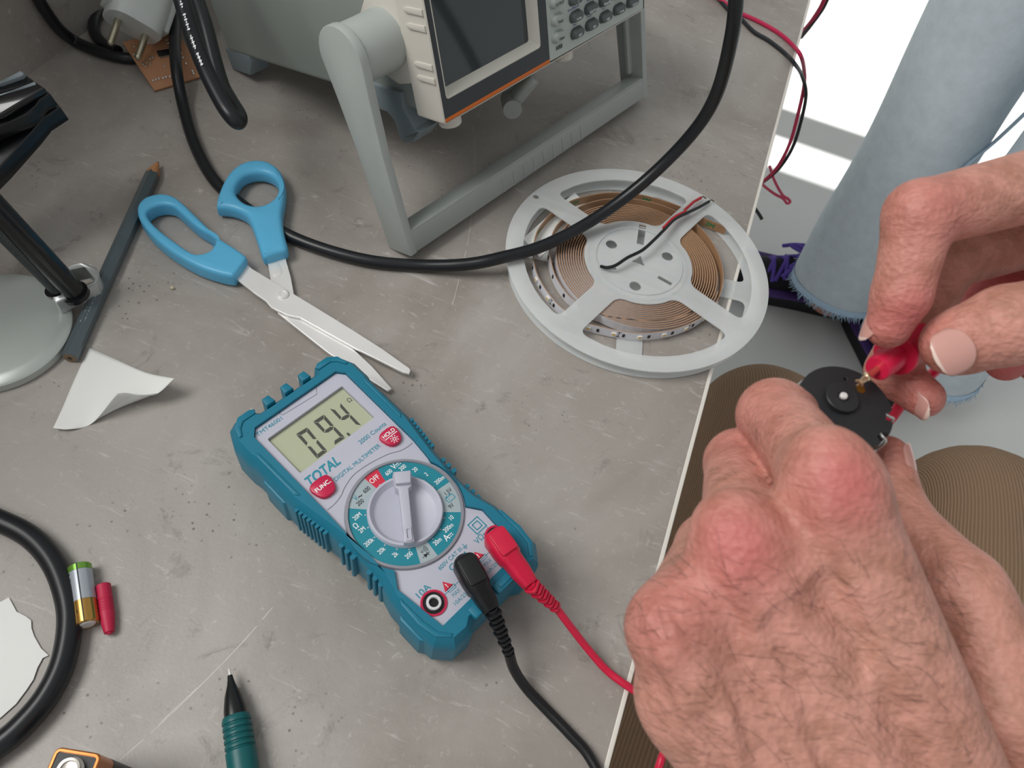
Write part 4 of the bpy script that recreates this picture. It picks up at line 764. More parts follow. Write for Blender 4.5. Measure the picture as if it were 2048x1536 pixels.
slab('clamp_jaw', [(-900, 700), (0, 720), (620, 395), (700, 470), (560, 545), (500, 640), (350, 780), (-900, 1300)], .400, .010, BK)
slab('clamp_jaw', [(-900, 1150), (0, 1010), (480, 660), (640, 690), (680, 610), (775, 570), (838, 655), (590, 820), (440, 1010), (0, 1500), (-900, 2400)], .408, .012, BK)
slab('clamp_plate', [(-900, 420), (0, 300), (340, 190), (490, 300), (620, 385), (0, 760), (-900, 1000)], .396, .004, GL)
for P in ([(-900, 330), (0, 290), (280, 140), (335, 180), (300, 215), (0, 320), (-900, 420)], [(-900, 560), (0, 480), (480, 290), (510, 340), (0, 500), (-900, 640)], [(-900, 900), (0, 690), (540, 335), (620, 385), (0, 745), (-900, 1000)]): slab('clamp_rib', P, .394, .0045, mat('rib_highlight_grey', '7f8a8f', .3, coat=.4))  # glossy highlights of the black ribs are put into their pale grey colour
# thin paired wires hanging over the front edge
RW = mat('thin_wire_red', 'bf2450', .4); BW = mat('thin_wire_black', '24272a', .4)
cw = lambda x, y: (1400 + x * 648 / 2048, y * 486 / 1536)
ww = thing('wire_pair', 'thin red and black wires hanging over the front edge of the bench', 'wire', (EX, .6, 0))
b = MB(); b.tube(spline([at(*cw(60, -60), .004), at(*cw(140, 5), .003), at(*cw(250, 80), .002), at(*cw(370, 135), .002), at(*cw(500, 210), .002), at(*cw(590, 290), .003), at(*cw(640, 360), .004), dep(*cw(660, 460), .76), dep(*cw(655, 560), .78), dep(*cw(620, 720), .80), dep(*cw(570, 900), .82), dep(*cw(500, 1040), .84), dep(*cw(430, 1120), .86), dep(*cw(330, 1200), .90)], 8), .0019, n=10); b.build('red_wire', RW, ww, world=True)
b = MB(); b.tube(spline([at(*cw(100, -30), .002), at(*cw(180, 60), .002), at(*cw(255, 115), .002), at(*cw(340, 200), .002), at(*cw(440, 260), .002), at(*cw(540, 340), .002), at(*cw(600, 405), .003), dep(*cw(645, 480), .755), dep(*cw(670, 600), .78), dep(*cw(640, 760), .81), dep(*cw(590, 920), .83), dep(*cw(520, 1040), .85), dep(*cw(440, 1120), .865), dep(*cw(340, 1190), .905)], 8), .0019, n=10); b.build('black_wire', BW, ww, world=True)
b = MB(); b.tube(spline([dep(*cw(440, 1050), .92), dep(*cw(470, 1140), .915), dep(*cw(520, 1230), .91), dep(*cw(555, 1255), .91), dep(*cw(570, 1275), .91), dep(*cw(550, 1285), .91), dep(*cw(525, 1255), .91), dep(*cw(470, 1225), .915), dep(*cw(410, 1180), .925), dep(*cw(360, 1130), .94)], 6), .0017, n=10); b.build('looped_end', mat('thin_wire_pink', 'cb4a68', .4), ww, world=True)
b = MB(); b.tube(spline([dep(*cw(330, 1290), .93), dep(*cw(360, 1335), .93), dep(*cw(380, 1365), .93), dep(*cw(392, 1388), .93)], 4), .0022, n=10); b.build('black_end', BW, ww, world=True)
w2 = thing('wire_pair', 'short stretch of red and black wire crossing the edge at the top of the picture', 'wire', at(*cw(760, 60), 0) * (1, 1, 0) if False else (EX, .85, 0))
b = MB(); b.tube(spline([dep(*cw(860, -90), .95), dep(*cw(800, -30), .97), dep(*cw(760, 50), .99), dep(*cw(700, 140), 1.02), dep(*cw(640, 210), 1.06)], 6), .0028, n=10); b.build('red_wire', RW, w2, world=True)
b = MB(); b.tube(spline([dep(*cw(880, -90), .955), dep(*cw(815, -20), .975), dep(*cw(772, 60), .995), dep(*cw(700, 160), 1.025), dep(*cw(640, 235), 1.065)], 6), .0028, n=10); b.build('black_wire', BW, w2, world=True)
# looped cable at the lower left
cable('black_cable_loop', 'thick black cable loop at the left edge around the torn paper', [at(-200, 1010, .0055), at(-90, 1010, .0055), at(0, 1042, .0055), at(62, 1075, .0055), at(106, 1125, .0055), at(132, 1190, .0055), at(139, 1250, .0055), at(126, 1325, .0055), at(95, 1390, .0055), at(50, 1445, .0055), at(0, 1488, .0055), at(-90, 1540, .0055), at(-200, 1560, .0055)], .0053)
# ------------------------------------------------------------------ body surfaces grown from a smooth distance field
def capsule(P, a, b, ra, rb):
    ba = b - a; h = np.clip(((P - a) @ ba) / (ba @ ba), 0, 1); return np.linalg.norm(P - a - h[..., None] * ba, axis=-1) - (ra + (rb - ra) * h)
def smin(a, b, k):
    h = np.maximum(k - np.abs(a - b), 0) / k; return np.minimum(a, b) - h * h * h * k / 6
def surface_nets(f, o, s):
    nx, ny, nz = f.shape; ins = f < 0; cs_ = np.zeros((nx - 1, ny - 1, nz - 1), int)
    cor = [(i, j, k) for i in (0, 1) for j in (0, 1) for k in (0, 1)]
    for i, j, k in cor: cs_ += ins[i:nx - 1 + i, j:ny - 1 + j, k:nz - 1 + k]
    act = (cs_ > 0) & (cs_ < 8); idx = np.argwhere(act); n = len(idx); num = -np.ones(act.shape, int); num[act] = np.arange(n)
    acc = np.zeros((n, 3)); cnt = np.zeros(n)
    vals = {c: f[idx[:, 0] + c[0], idx[:, 1] + c[1], idx[:, 2] + c[2]] for c in cor}
    for a in cor:
        for ax in range(3):
            if a[ax]: continue
            b = tuple(a[q] + (q == ax) for q in range(3)); va, vb = vals[a], vals[b]; m = (va < 0) != (vb < 0)
            t = va[m] / (va[m] - vb[m]); p = np.tile(np.array(a, float), (m.sum(), 1)); p[:, ax] += t; acc[m] += p; cnt[m] += 1
    V = (acc / cnt[:, None] + idx) * s + o; Fc = []
    for ax in range(3):
        u, v = [(1, 2), (2, 0), (0, 1)][ax]; sl = [slice(1, -1)] * 3; sl[ax] = slice(0, -1); s2 = [slice(1, -1)] * 3; s2[ax] = slice(1, None)
        A = ins[tuple(sl)]; B = ins[tuple(s2)]; e = np.argwhere(A != B); off = np.array([1, 1, 1]); off[ax] = 0; e = e + off
        flip = ins[e[:, 0], e[:, 1], e[:, 2]]
        g = lambda du, dv: num[tuple((e - du * np.eye(3, dtype=int)[u] - dv * np.eye(3, dtype=int)[v]).T)]
        q = np.stack([g(0, 0), g(1, 0), g(1, 1), g(0, 1)], 1); q[~flip] = q[~flip][:, ::-1]; Fc.append(q)
    return V, np.concatenate(Fc)
def grow(groups, detail, creases, res, pad=6., ridges=()):
    """groups: list of chains; the first is the palm. All in millimetres. Chain = list of (a, b, ra, rb, k)"""
    pts = np.array([p for g in groups for c in g for p in (c[0] - max(c[2], c[3]), c[1] - max(c[2], c[3]), c[0] + max(c[2], c[3]), c[1] + max(c[2], c[3]))])
    lo = pts.min(0) - pad; hi = pts.max(0) + pad; n = np.ceil((hi - lo) / res).astype(int) + 1
    G = np.stack(np.meshgrid(*[lo[i] + res * np.arange(n[i]) for i in range(3)], indexing='ij'), -1).astype(np.float32)
    def ev(fld, a, b, ra, rb, k, sub=False):      # only touch the neighbourhood of the piece
        m = max(ra, rb) + k + 3; l = np.floor((np.minimum(a, b) - m - lo) / res).astype(int).clip(0); h = np.ceil((np.maximum(a, b) + m - lo) / res).astype(int) + 1
        s = tuple(slice(l[i], h[i]) for i in range(3)); d = capsule(G[s], a.astype(np.float32), b.astype(np.float32), ra, rb)
        fld[s] = -smin(-fld[s], d, k) if sub else smin(fld[s], d, k)
    F_ = []
    for g in groups:
        f = np.full(G.shape[:3], 60., np.float32)
        for c in g: ev(f, *c)
        F_.append(f)
    tot = None
    for f, k in zip(F_[1:], [9.] * 9):
        q = smin(F_[0], f, k); tot = q if tot is None else smin(tot, q, .9)
    tot = F_[0] if tot is None else tot
    for c in detail: ev(tot, *c[:5], sub=len(c) > 5)
    def hit(u, v):      # first point of the surface seen along a picture ray
        for D in np.linspace(.12, .29, 700):
            p = mm(u, v, D); i = np.round((p - lo) / res).astype(int)
            if (i >= 0).all() and (i < n).all() and tot[tuple(i)] < 0: return p
        return mm(u, v, .2)
    for P, r, k, up in ridges:
        Q = [hit(*p) + TOC * (up - r) for p in P]
        for a, b_ in zip(Q[:-1], Q[1:]): ev(tot, a, b_, r, r, k)
    for c, nrm, w, dp, ext in creases:
        if len(c) == 2: c = hit(*c)
        d = G - c.astype(np.float32); t = d @ unit(nrm).astype(np.float32); tot += dp * np.exp(-(t / w) ** 2) * np.exp(-(d * d).sum(-1) / (2 * ext * ext))
    return surface_nets(tot, lo, res)
def skin_mat(name, base, red, hair=False):
    m = bpy.data.materials.new(name); m.use_nodes = True; nt = m.node_tree; b = nt.nodes['Principled BSDF']; L = nt.links; tc = nt.nodes.new('ShaderNodeTexCoord')
    at_ = nt.nodes.new('ShaderNodeAttribute'); at_.attribute_name = 'flush'
    n = nt.nodes.new('ShaderNodeTexNoise'); n.inputs['Scale'].default_value = 120; n.inputs['Detail'].default_value = 5; n.inputs['Roughness'].default_value = .65; L.new(tc.outputs['Object'], n.inputs['Vector'])
    n1 = nt.nodes.new('ShaderNodeTexNoise'); n1.inputs['Scale'].default_value = 45; n1.inputs['Detail'].default_value = 3; L.new(tc.outputs['Object'], n1.inputs['Vector'])
    x0 = nt.nodes.new('ShaderNodeMix'); x0.data_type = 'RGBA'; x0.inputs[6].default_value = lin(base); x0.inputs[7].default_value = lin('b0826d')
    r0 = nt.nodes.new('ShaderNodeMapRange'); r0.inputs[1].default_value = .42; r0.inputs[2].default_value = .62; L.new(n.outputs['Fac'], r0.inputs[0]); L.new(r0.outputs[0], x0.inputs[0])
    x1 = nt.nodes.new('ShaderNodeMix'); x1.data_type = 'RGBA'; x1.inputs[7].default_value = lin(red); L.new(x0.outputs[2], x1.inputs[6])
    ma = nt.nodes.new('ShaderNodeMath'); ma.operation = 'MULTIPLY_ADD'; ma.use_clamp = True; L.new(n1.outputs['Fac'], ma.inputs[0]); ma.inputs[1].default_value = .22; L.new(at_.outputs['Fac'], ma.inputs[2]); L.new(ma.outputs[0], x1.inputs[0]); L.new(x1.outputs[2], b.inputs['Base Color'])
    v = nt.nodes.new('ShaderNodeTexVoronoi'); v.inputs['Scale'].default_value = 620; L.new(tc.outputs['Object'], v.inputs['Vector'])
    n2 = nt.nodes.new('ShaderNodeTexNoise'); n2.inputs['Scale'].default_value = 330; n2.inputs['Detail'].default_value = 4; n2.inputs['Distortion'].default_value = .8
    m1 = nt.nodes.new('ShaderNodeMapping'); m1.inputs['Rotation'].default_value = Matrix(RM.T.tolist()).to_euler(); m2 = nt.nodes.new('ShaderNodeMapping'); m2.inputs['Scale'].default_value = (.42, 1.5, 1.); L.new(tc.outputs['Object'], m1.inputs[0]); L.new(m1.outputs[0], m2.inputs[0]); L.new(m2.outputs[0], n2.inputs['Vector'])
    ad = nt.nodes.new('ShaderNodeMath'); ad.operation = 'MULTIPLY_ADD'; L.new(v.outputs['Distance'], ad.inputs[0]); ad.inputs[1].default_value = .5; L.new(n2.outputs['Fac'], ad.inputs[2])
    bp = nt.nodes.new('ShaderNodeBump'); bp.inputs['Strength'].default_value = .7; bp.inputs['Distance'].default_value = .0008; L.new(ad.outputs[0], bp.inputs['Height']); L.new(bp.outputs[0], b.inputs['Normal'])
    b.inputs['Roughness'].default_value = .5; b.inputs['Specular IOR Level'].default_value = .4
    b.inputs['Subsurface Weight'].default_value = .22; b.inputs['Subsurface Radius'].default_value = (.0035, .0014, .0009); b.inputs['Subsurface Scale'].default_value = .6
    return m
SKIN = skin_mat('skin', 'ce9987', 'c46464'); NAIL = mat('fingernail', 'cc9a8f', .28, spec=.5, coat=.2, noise=(200, .04, 2)); NAILW = mat('nail_edge', 'e2cabd', .4)
mm = lambda u, v, D: dep(u, v, D) * 1000
TOC = -(RM @ np.array([0, 0, -1.]))      # unit vector towards the camera side
worker = thing('person', 'seated person in brown corduroy trousers testing a small motor with both hands', 'person', (.27, .1, FZ))
hand_meshes = []
def finish(V, Fc, flush, name):
    return V, Fc, np.array([sum(a * np.exp(-((V - c) ** 2).sum(1) / (2 * s * s)) for c, s, a in flush)]).reshape(-1) if flush else np.zeros(len(V))
# ---- left hand, seen on its back
I = [mm(1665, 975, .170), mm(1550, 832, .2085), mm(1600, 835, .233), mm(1655, 852, .243)]
M_ = [mm(1486, 1098, .1715), mm(1480, 928, .2155), mm(1540, 905, .241), mm(1605, 895, .252)]
R_h = [mm(1350, 1258, .170), mm(1418, 1095, .206), mm(1470, 1030, .230), mm(1545, 985, .240)]
Pk = [mm(1372, 1405, .173), mm(1420, 1270, .204), mm(1475, 1190, .222), mm(1530, 1120, .232)]
T_ = [mm(2080, 1500, .190), mm(1925, 1178, .198), mm(1793, 1032, .2215), mm(1772, 918, .2325)]
WR = mm(1960, 2020, .178); bI, bM, bR, bP = mm(2000, 1780, .174), mm(1890, 1840, .170), mm(1770, 1870, .171), mm(1650, 1880, .176)
def finger(J, r, k=4): return [(J[i], J[i + 1], r[i], r[i + 1], k) for i in range(3)]
palm = [(I[0], bI, 10.0, 12.5, 9.), (M_[0], bM, 9.9, 13, 9.), (R_h[0], bR, 9.6, 12.5, 9.), (Pk[0], bP, 9.2, 11.5, 9.), (bI, WR, 13, 17, 12.), (bM, WR, 13, 17, 12.), (bP, WR, 12, 17, 12.),
        (mm(1560, 1450, .181), mm(1700, 1650, .184), 9, 12, 9.), (mm(1430, 1200, .1745), mm(1640, 1560, .1755), 8.2, 10.5, 8.), (mm(1585, 1070, .1755), mm(1860, 1520, .177), 8.2, 10.5, 8.), (mm(1385, 1360, .1755), mm(1560, 1640, .176), 8.6, 10, 8.), (mm(1425, 1225, .1722), mm(1545, 1460, .1725), 7.8, 9, 8.), (mm(1680, 1040, .1705), mm(1510, 1150, .1715), 8.2, 8.2, 6.), (M_[0] - TOC, R_h[0] - TOC, 8.0, 8.0, 6.), (R_h[0], Pk[0], 7.8, 7.6, 6.), (mm(1420, 1190, .178), mm(1435, 1110, .19), 7, 5, 5.), (mm(1520, 1500, .190), mm(1700, 1800, .192), 12, 14, 10.),
        (WR, mm(2260, 2500, .20), 20, 26, 14.), (WR + (RM @ np.array([14, 8, 0.])), mm(2380, 2380, .20), 19, 24, 12.)]
thumb = [(T_[0], T_[1], 15, 10.4, 8.), (T_[1], T_[2], 10.2, 8.8, 5.), (T_[2], T_[3], 8.8, 7.4, 5.), (mm(2000, 1420, .186), mm(1960, 1230, .192), 10, 6, 9.), (T_[0], WR, 15, 16, 12.)]
det = []
for J, b_, o in ((I, bI, -4), (M_, bM, 0), (R_h, bR, 2), (Pk, bP, 2)):      # extensor tendons and knuckle heads
    up = TOC; L_ = b_ - J[0]; None if J is R_h else det.append((J[0] + up * 1.2 + L_ * .03, J[0] + up * 1.0 - L_ * .06, 8.4, 8.2, 9.))
RID = [([(1300, 1235), (1335, 1320), (1375, 1410), (1410, 1540)], 1.7, 4., 1.4), ([(1345, 1270), (1400, 1360), (1445, 1450), (1490, 1560)], 1.8, 4., 1.6), ([(1470, 1150), (1520, 1280), (1570, 1420), (1640, 1600)], 1.9, 4., 1.3), ([(1660, 1030), (1730, 1180), (1810, 1350), (1900, 1530)], 2.4, 6., .6),
       ([(1640, 1125), (1600, 1160), (1550, 1190), (1515, 1230), (1500, 1330), (1545, 1500), (1570, 1600)], 1.2, 3., .15), ([(1420, 1330), (1455, 1430), (1480, 1540)], 1.1, 3., .45), ([(1790, 1250), (1740, 1380), (1755, 1540)], 1.2, 3., .15)]
cre = []
for J in (I, M_):      # dorsal creases over the middle joints
    d = unit(J[1] - J[0])
    for o in (-3.2, -1.2, 1., 3.): cre.append((J[1] + d * o * .8 + TOC * 6 - d * 1, d, .75, .28, 5.))
V, Fc = grow([palm, finger(I, [9.9, 10.0, 8.4, 7.2]), finger(M_, [9.9, 9.8, 8.4, 7.3]), finger(R_h, [9.8, 8.8, 7.8, 6.8]), finger(Pk, [9, 7.8, 7, 6]), thumb], det, cre, .95, ridges=RID)
fl_ = [(mm(1680, 940, .160), 6.5, .42), (mm(1705, 1000, .159), 7, .34), (mm(1465, 1070, .159), 7.5, .46), (mm(1520, 1130, .159), 9, .28), (mm(1320, 1200, .16), 10, .14), (I[1], 11, .28), (M_[1], 11, .28), (T_[3], 9, .3), (mm(1560, 900, .19), 10, .2), (mm(1300, 1250, .163), 10, .2)]
hand_meshes.append(finish(V, Fc, fl_, 'l')); LHV, LHF = V, Fc
# ---- right hand, pinching the probe
I2 = [mm(2165, 345, .220), mm(1840, 430, .2065), mm(1803, 590, .2095), mm(1777, 652, .2125)]
M2 = [mm(2200, 430, .246), mm(1893, 520, .234), mm(1782, 742, .2405), mm(1848, 795, .2325)]
R2 = [mm(2220, 520, .262), mm(1985, 575, .262), mm(1965, 668, .262), mm(2012, 722, .256)]
P2_ = [mm(2250, 620, .275), mm(2060, 640, .278), mm(2050, 705, .272), mm(2090, 745, .266)]
T2 = [mm(2420, 640, .235), mm(2200, 600, .214), mm(2010, 652, .2085), mm(1921, 683, .2105)]
W2_ = mm(2560, 560, .252)
palm2 = [(I2[0], mm(2440, 480, .236), 11, 13, 9.), (M2[0], mm(2460, 520, .25), 11, 13, 9.), (R2[0], mm(2470, 560, .262), 10.5, 12.5, 9.), (P2_[0], mm(2480, 610, .272), 9.5, 12, 9.), (mm(2440, 500, .24), W2_, 14, 18, 12.), (mm(2480, 600, .265), W2_, 14, 18, 12.), (W2_, mm(3000, 700, .285), 21, 27, 14.), (W2_, mm(3000, 640, .30), 20, 26, 14.), (mm(2300, 480, .25), mm(2440, 560, .258), 13, 14, 10.)]
thumb2 = [(T2[0], T2[1], 15, 11.5, 8.), (T2[1], T2[2], 11.2, 10.6, 6.), (T2[2], T2[3], 10.6, 8.9, 6.), (T2[3], T2[3] + unit(T2[3] - T2[2]) * 2.5, 8.9, 8.0, 5.), (T2[0], W2_, 16, 17, 12.), (mm(2330, 520, .225), mm(2240, 540, .216), 9, 7, 9.)]
cre2 = []
d = unit(T2[3] - T2[2])
for o in (-5.4, -3.2, -1.2, .8, 3.2): cre2.append((T2[2] + d * o + TOC * 9, unit(d + .12 * o / 5 * np.array(RM[:, 1])), .7, .42, 6.5))
for J, k in ((I2, 1), (I2, 2)):
    d = unit(J[k + 1] - J[k]); 
    for o in (-1.2, .8): cre2.append((J[k] + d * o + TOC * 7, d, .7, .3, 5.))
V, Fc = grow([palm2, [(I2[0], I2[1], 11, 9.3, 4.), (I2[1], I2[2], 9.3, 7.6, 4.), (I2[2], I2[3], 7.6, 6.3, 4.)], [(M2[0], M2[1], 11, 9.2, 4.), (M2[1], M2[2], 9.2, 7.6, 4.), (M2[2], M2[3], 7.5, 6.2, 4.)], finger(R2, [10.5, 9, 7.8, 6.8]), finger(P2_, [9, 7.8, 6.8, 6]), thumb2], [], cre2, .95)
fl_ = [(I2[1] + TOC * 5, 11, .35), (I2[3], 8, .45), (M2[3], 9, .5), (T2[3] - RM[:, 1] * 6, 9, .15), (mm(1830, 620, .203), 6, .45), (R2[1], 16, .7), (R2[3], 16, .7), (P2_[1], 16, .6), (mm(1792, 489, .1985), .9, .9), (mm(1801, 490, .1985), .9, .9), (mm(1810, 483, .1985), .9, .9)]
hand_meshes.append(finish(V, Fc, fl_, 'r'))
VV = np.concatenate([h[0] for h in hand_meshes]) / 1000; FF = np.concatenate([hand_meshes[0][1], hand_meshes[1][1] + len(hand_meshes[0][0])]); FL = np.concatenate([h[2] for h in hand_meshes])
me = bpy.data.meshes.new('body'); me.from_pydata(VV.tolist(), [], FF.tolist()); me.update(); a = me.attributes.new('flush', 'FLOAT', 'POINT'); a.data.foreach_set('value', FL.astype(np.float32)); me.materials.append(SKIN)
me.polygons.foreach_set('use_smooth', [True] * len(me.polygons)); body = bpy.data.objects.new('body', me); C.objects.link(body); body.parent = worker; body.matrix_parent_inverse = worker.matrix_basis.inverted()
sm = body.modifiers.new('smooth', 'SMOOTH'); sm.factor = .5; sm.iterations = 3
def nail(c, axis, nrm, ln, wd, R, name='fingernail', tipw=.9):
    """curved plate centred at c (mm), axis towards the fingertip, nrm away from the finger"""
    ax = unit(axis); nz = unit(nrm - ax * np.dot(nrm, ax)); sx = np.cross(ax, nz); b = MB(); nu, nv = 15, 33; V = []
    for j in range(nv):
        v = -1 + 2 * j / (nv - 1); w = wd / 2 * (1 - abs(v) ** 3.2 * .55 if v < 0 else 1 - v ** 4 * (1 - tipw * .55)) 
        for i in range(nu):
            u = -1 + 2 * i / (nu - 1); x = u * w; th = x / R; lv = v * ln / 2 * (1 - .18 * u * u if v > 0 else 1 - .12 * u * u)
            V.append((c + ax * lv + sx * R * math.sin(th) + nz * (R * math.cos(th) - R - .05 * v * v * ln / 2 + .25)) / 1000)
    F2 = [(j * nu + i, j * nu + i + 1, (j + 1) * nu + i + 1, (j + 1) * nu + i) for j in range(nv - 1) for i in range(nu - 1)]
    b.V = [tuple(p) for p in V]; b.F = F2; b.M = [1 if k // (nu - 1) >= nv - 4 else 0 for k in range(len(F2))]
    o = b.build(name, [NAIL, NAILW], worker, world=True, smooth=80); s_ = o.modifiers.new('t', 'SOLIDIFY'); s_.thickness = .0006; s_.offset = 0; return o
X_, Y_ = RM[:, 0], RM[:, 1]
d = unit(T2[3] - T2[2]); nail(mm(1908, 704, .2008), d - Y_ * .12, TOC - Y_ * .12 - X_ * .34, 10.6, 13.6, 9.)
nail(I2[3] - X_ * 5.5 - TOC * .6 + Y_ * 1.6, unit(I2[3] - I2[2]), -X_ - TOC * .08, 12, 8.5, 5.6)
nail(M2[3] * .56 + M2[2] * .44 - Y_ * 5.6 - X_ * 2.0 + TOC * 5.0, unit(M2[3] - M2[2]), -Y_ * .9 - X_ * .35 + TOC * .75, 13, 10, 6.2)
nail(T_[3] + X_ * 5.6 - Y_ * .4 + TOC * 5.5, unit(T_[3] - T_[2]), X_ + TOC * .85, 12.5, 10.5, 6.8)
# fine dark hairs on the back of the left hand
b = MB(); vn = np.zeros_like(VV); nL = len(hand_meshes[0][0]); me.calc_loop_triangles() if hasattr(me, 'calc_loop_triangles') else None
nrm = np.array([tuple(v.normal) for v in me.vertices]); toc_v = CO - VV[:nL]; toc_v /= np.linalg.norm(toc_v, axis=1)[:, None]
q = (VV[:nL] - CO) @ RM; pu = 1024 - F * q[:, 0] / q[:, 2]; pv = 768 + F * q[:, 1] / q[:, 2]
ok = np.where(((nrm[:nL] * toc_v).sum(1) > .25) & (pv > 1130 - .0 * pu) & (pu < 1960) & (pu + pv * .2 > 1500))[0]
wrist = WR / 1000
for i in rng.choice(ok, 560, replace=False):
    n = nrm[i]; d = unit(-X_ * .55 + Y_ * .25 * rng.normal(.2, .8) + unit(VV[i] - wrist) * .35 + .25 * rng.normal(size=3)); d = unit(d - n * np.dot(d, n)); L_ = rng.uniform(.0045, .009); sd = np.cross(n, d) * rng.normal(0, .35)
    P = [VV[i] - n * .0002, VV[i] + d * L_ * .35 + n * .0007 + sd * L_ * .05, VV[i] + d * L_ * .7 + n * .0009 + sd * L_ * .25, VV[i] + d * L_ + n * .0005 + sd * L_ * .5]
    b.tube(P, [.00004, .00004, .000032, .00001], n=3)
for J in (I, M_):
    for _ in range(26):
        c = (J[0] * .35 + J[1] * .65) / 1000; near = np.argsort(((VV[:nL] - (c + TOC * .008)) ** 2).sum(1))[:900]; i = rng.choice(near); n = nrm[i]; d = unit(-X_ + .5 * rng.normal(size=3)); d = unit(d - n * np.dot(d, n)); L_ = rng.uniform(.003, .006)
        b.tube([VV[i] - n * .0001, VV[i] + d * L_ * .5 + n * .0006, VV[i] + d * L_ + n * .0003], [.00004, .00003, .00001], n=3)
o = b.build('hand_hair', mat('dark_hair', '3a2a22', .5), worker, world=True, weld=False, label='fine dark hair on the back of the left hand'); o['kind'] = 'stuff'
# ------------------------------------------------------------------ clothing as lofts with their own weave
def garment_mat(name, col, kind):
    m = bpy.data.materials.new(name); m.use_nodes = True; nt = m.node_tree; b = nt.nodes['Principled BSDF']; L = nt.links; tc = nt.nodes.new('ShaderNodeTexCoord'); b.inputs['Roughness'].default_value = .85; b.inputs['Specular IOR Level'].default_value = .15
    n = nt.nodes.new('ShaderNodeTexNoise'); n.inputs['Detail'].default_value = 6; n.inputs['Roughness'].default_value = .7; L.new(tc.outputs['Object'], n.inputs['Vector'])
    bp = nt.nodes.new('ShaderNodeBump'); x = nt.nodes.new('ShaderNodeMix'); x.data_type = 'RGBA'; c = lin(col)
    if kind == 'cord':
        a = nt.nodes.new('ShaderNodeAttribute'); a.attribute_name = 'wale'; s = nt.nodes.new('ShaderNodeMath'); s.operation = 'SINE'; ml_ = nt.nodes.new('ShaderNodeMath'); ml_.operation = 'MULTIPLY'; ml_.inputs[1].default_value = 2 * PI
        L.new(a.outputs['Fac'], ml_.inputs[0]); L.new(ml_.outputs[0], s.inputs[0]); mr = nt.nodes.new('ShaderNodeMapRange'); mr.inputs[1].default_value = -1; L.new(s.outputs[0], mr.inputs[0])
        x.inputs[6].default_value = tuple(k * .72 for k in c[:3]) + (1,); x.inputs[7].default_value = c; L.new(mr.outputs[0], x.inputs[0]); L.new(mr.outputs[0], bp.inputs['Height']); bp.inputs['Strength'].default_value = .7; bp.inputs['Distance'].default_value = .0012
    else:
        n.inputs['Scale'].default_value = 45; x.inputs[6].default_value = tuple(k * .80 for k in c[:3]) + (1,); x.inputs[7].default_value = tuple(min(1, k * 1.2) for k in c[:3]) + (1,); L.new(n.outputs['Fac'], x.inputs[0])
        n2 = nt.nodes.new('ShaderNodeTexNoise'); n2.inputs['Scale'].default_value = 900; L.new(tc.outputs['Object'], n2.inputs['Vector']); L.new(n2.outputs['Fac'], bp.inputs['Height']); bp.inputs['Strength'].default_value = .3; bp.inputs['Distance'].default_value = .0008
    L.new(x.outputs[2], b.inputs['Base Color']); L.new(bp.outputs[0], b.inputs['Normal']); return m
def leg(b, path, rad, wob, wales=0, n=96, per=14, seed=0):
    """tube of cloth along a path; wob(t, angle) adds folds. Returns wale coordinate per vertex"""
    P = spline(path, per); R = spline([np.array([r]) if not hasattr(r, '__len__') else np.array(r) for r in rad], per); N = len(P); tgs = [P[min(i + 1, N - 1)] - P[max(i - 1, 0)] for i in range(N)]; nx = None; loops = []
    for i in range(N):
        t = unit(tgs[i]); nx = np.cross((.3, .9, .1), t) if nx is None else nx; nx = unit(nx - t * np.dot(nx, t)); ny = np.cross(t, nx); l = []
        for k in range(n + 1):
            a = 2 * PI * k / n; r = R[i]; rx, ry = (r[0], r[-1]); w = wob(i / (N - 1), a); l.append(P[i] + (rx * math.cos(a) * nx + ry * math.sin(a) * ny) * (1 + w))
        loops.append(l)
    b.loft(loops, closed=False); return [k / n * wales for _ in range(N) for k in range(n + 1)]
CORD = garment_mat('brown_corduroy', 'a2866c', 'cord'); b = MB(); wl = []
kL, kR = at(1535, 905, -.26), at(1985, 1085, -.26); hL, hR = np.array([.17, -.12, -.24]), np.array([.36, -.12, -.24])
def folds(seed, amp=.03):
    r = random.Random(seed); T_s = [(r.uniform(.5, 7), r.randint(1, 3), r.uniform(0, 6), r.uniform(.3, 1)) for _ in range(7)]
    return lambda t, a: amp * sum(w * math.sin(f * 6 * t + m_ * a + p) for f, m_, p, w in T_s) / 2 + amp * .9 * math.exp(-((t - .5) / .10) ** 2) * math.sin(40 * t + 2 * math.sin(a)) 
for h_, k_, sd in ((hL, kL, 3), (hR, kR, 8)):
    wl += leg(b, [h_ - (0, .08, 0), h_, h_ * .55 + k_ * .45, h_ * .15 + k_ * .85, k_ + (0, .035, -.035), k_ + (0, .02, -.2), k_ + (.0, .0, -.44)], [(.10, .10), (.098, .098), (.09, .088), (.084, .08), (.082, .078), (.075, .075), (.085, .08)], folds(sd), 170)
tr = b.build('trousers', CORD, worker, world=True, weld=False, smooth=180, label='brown corduroy trousers'); a = tr.data.attributes.new('wale', 'FLOAT', 'POINT'); a.data.foreach_set('value', np.array(wl, np.float32))
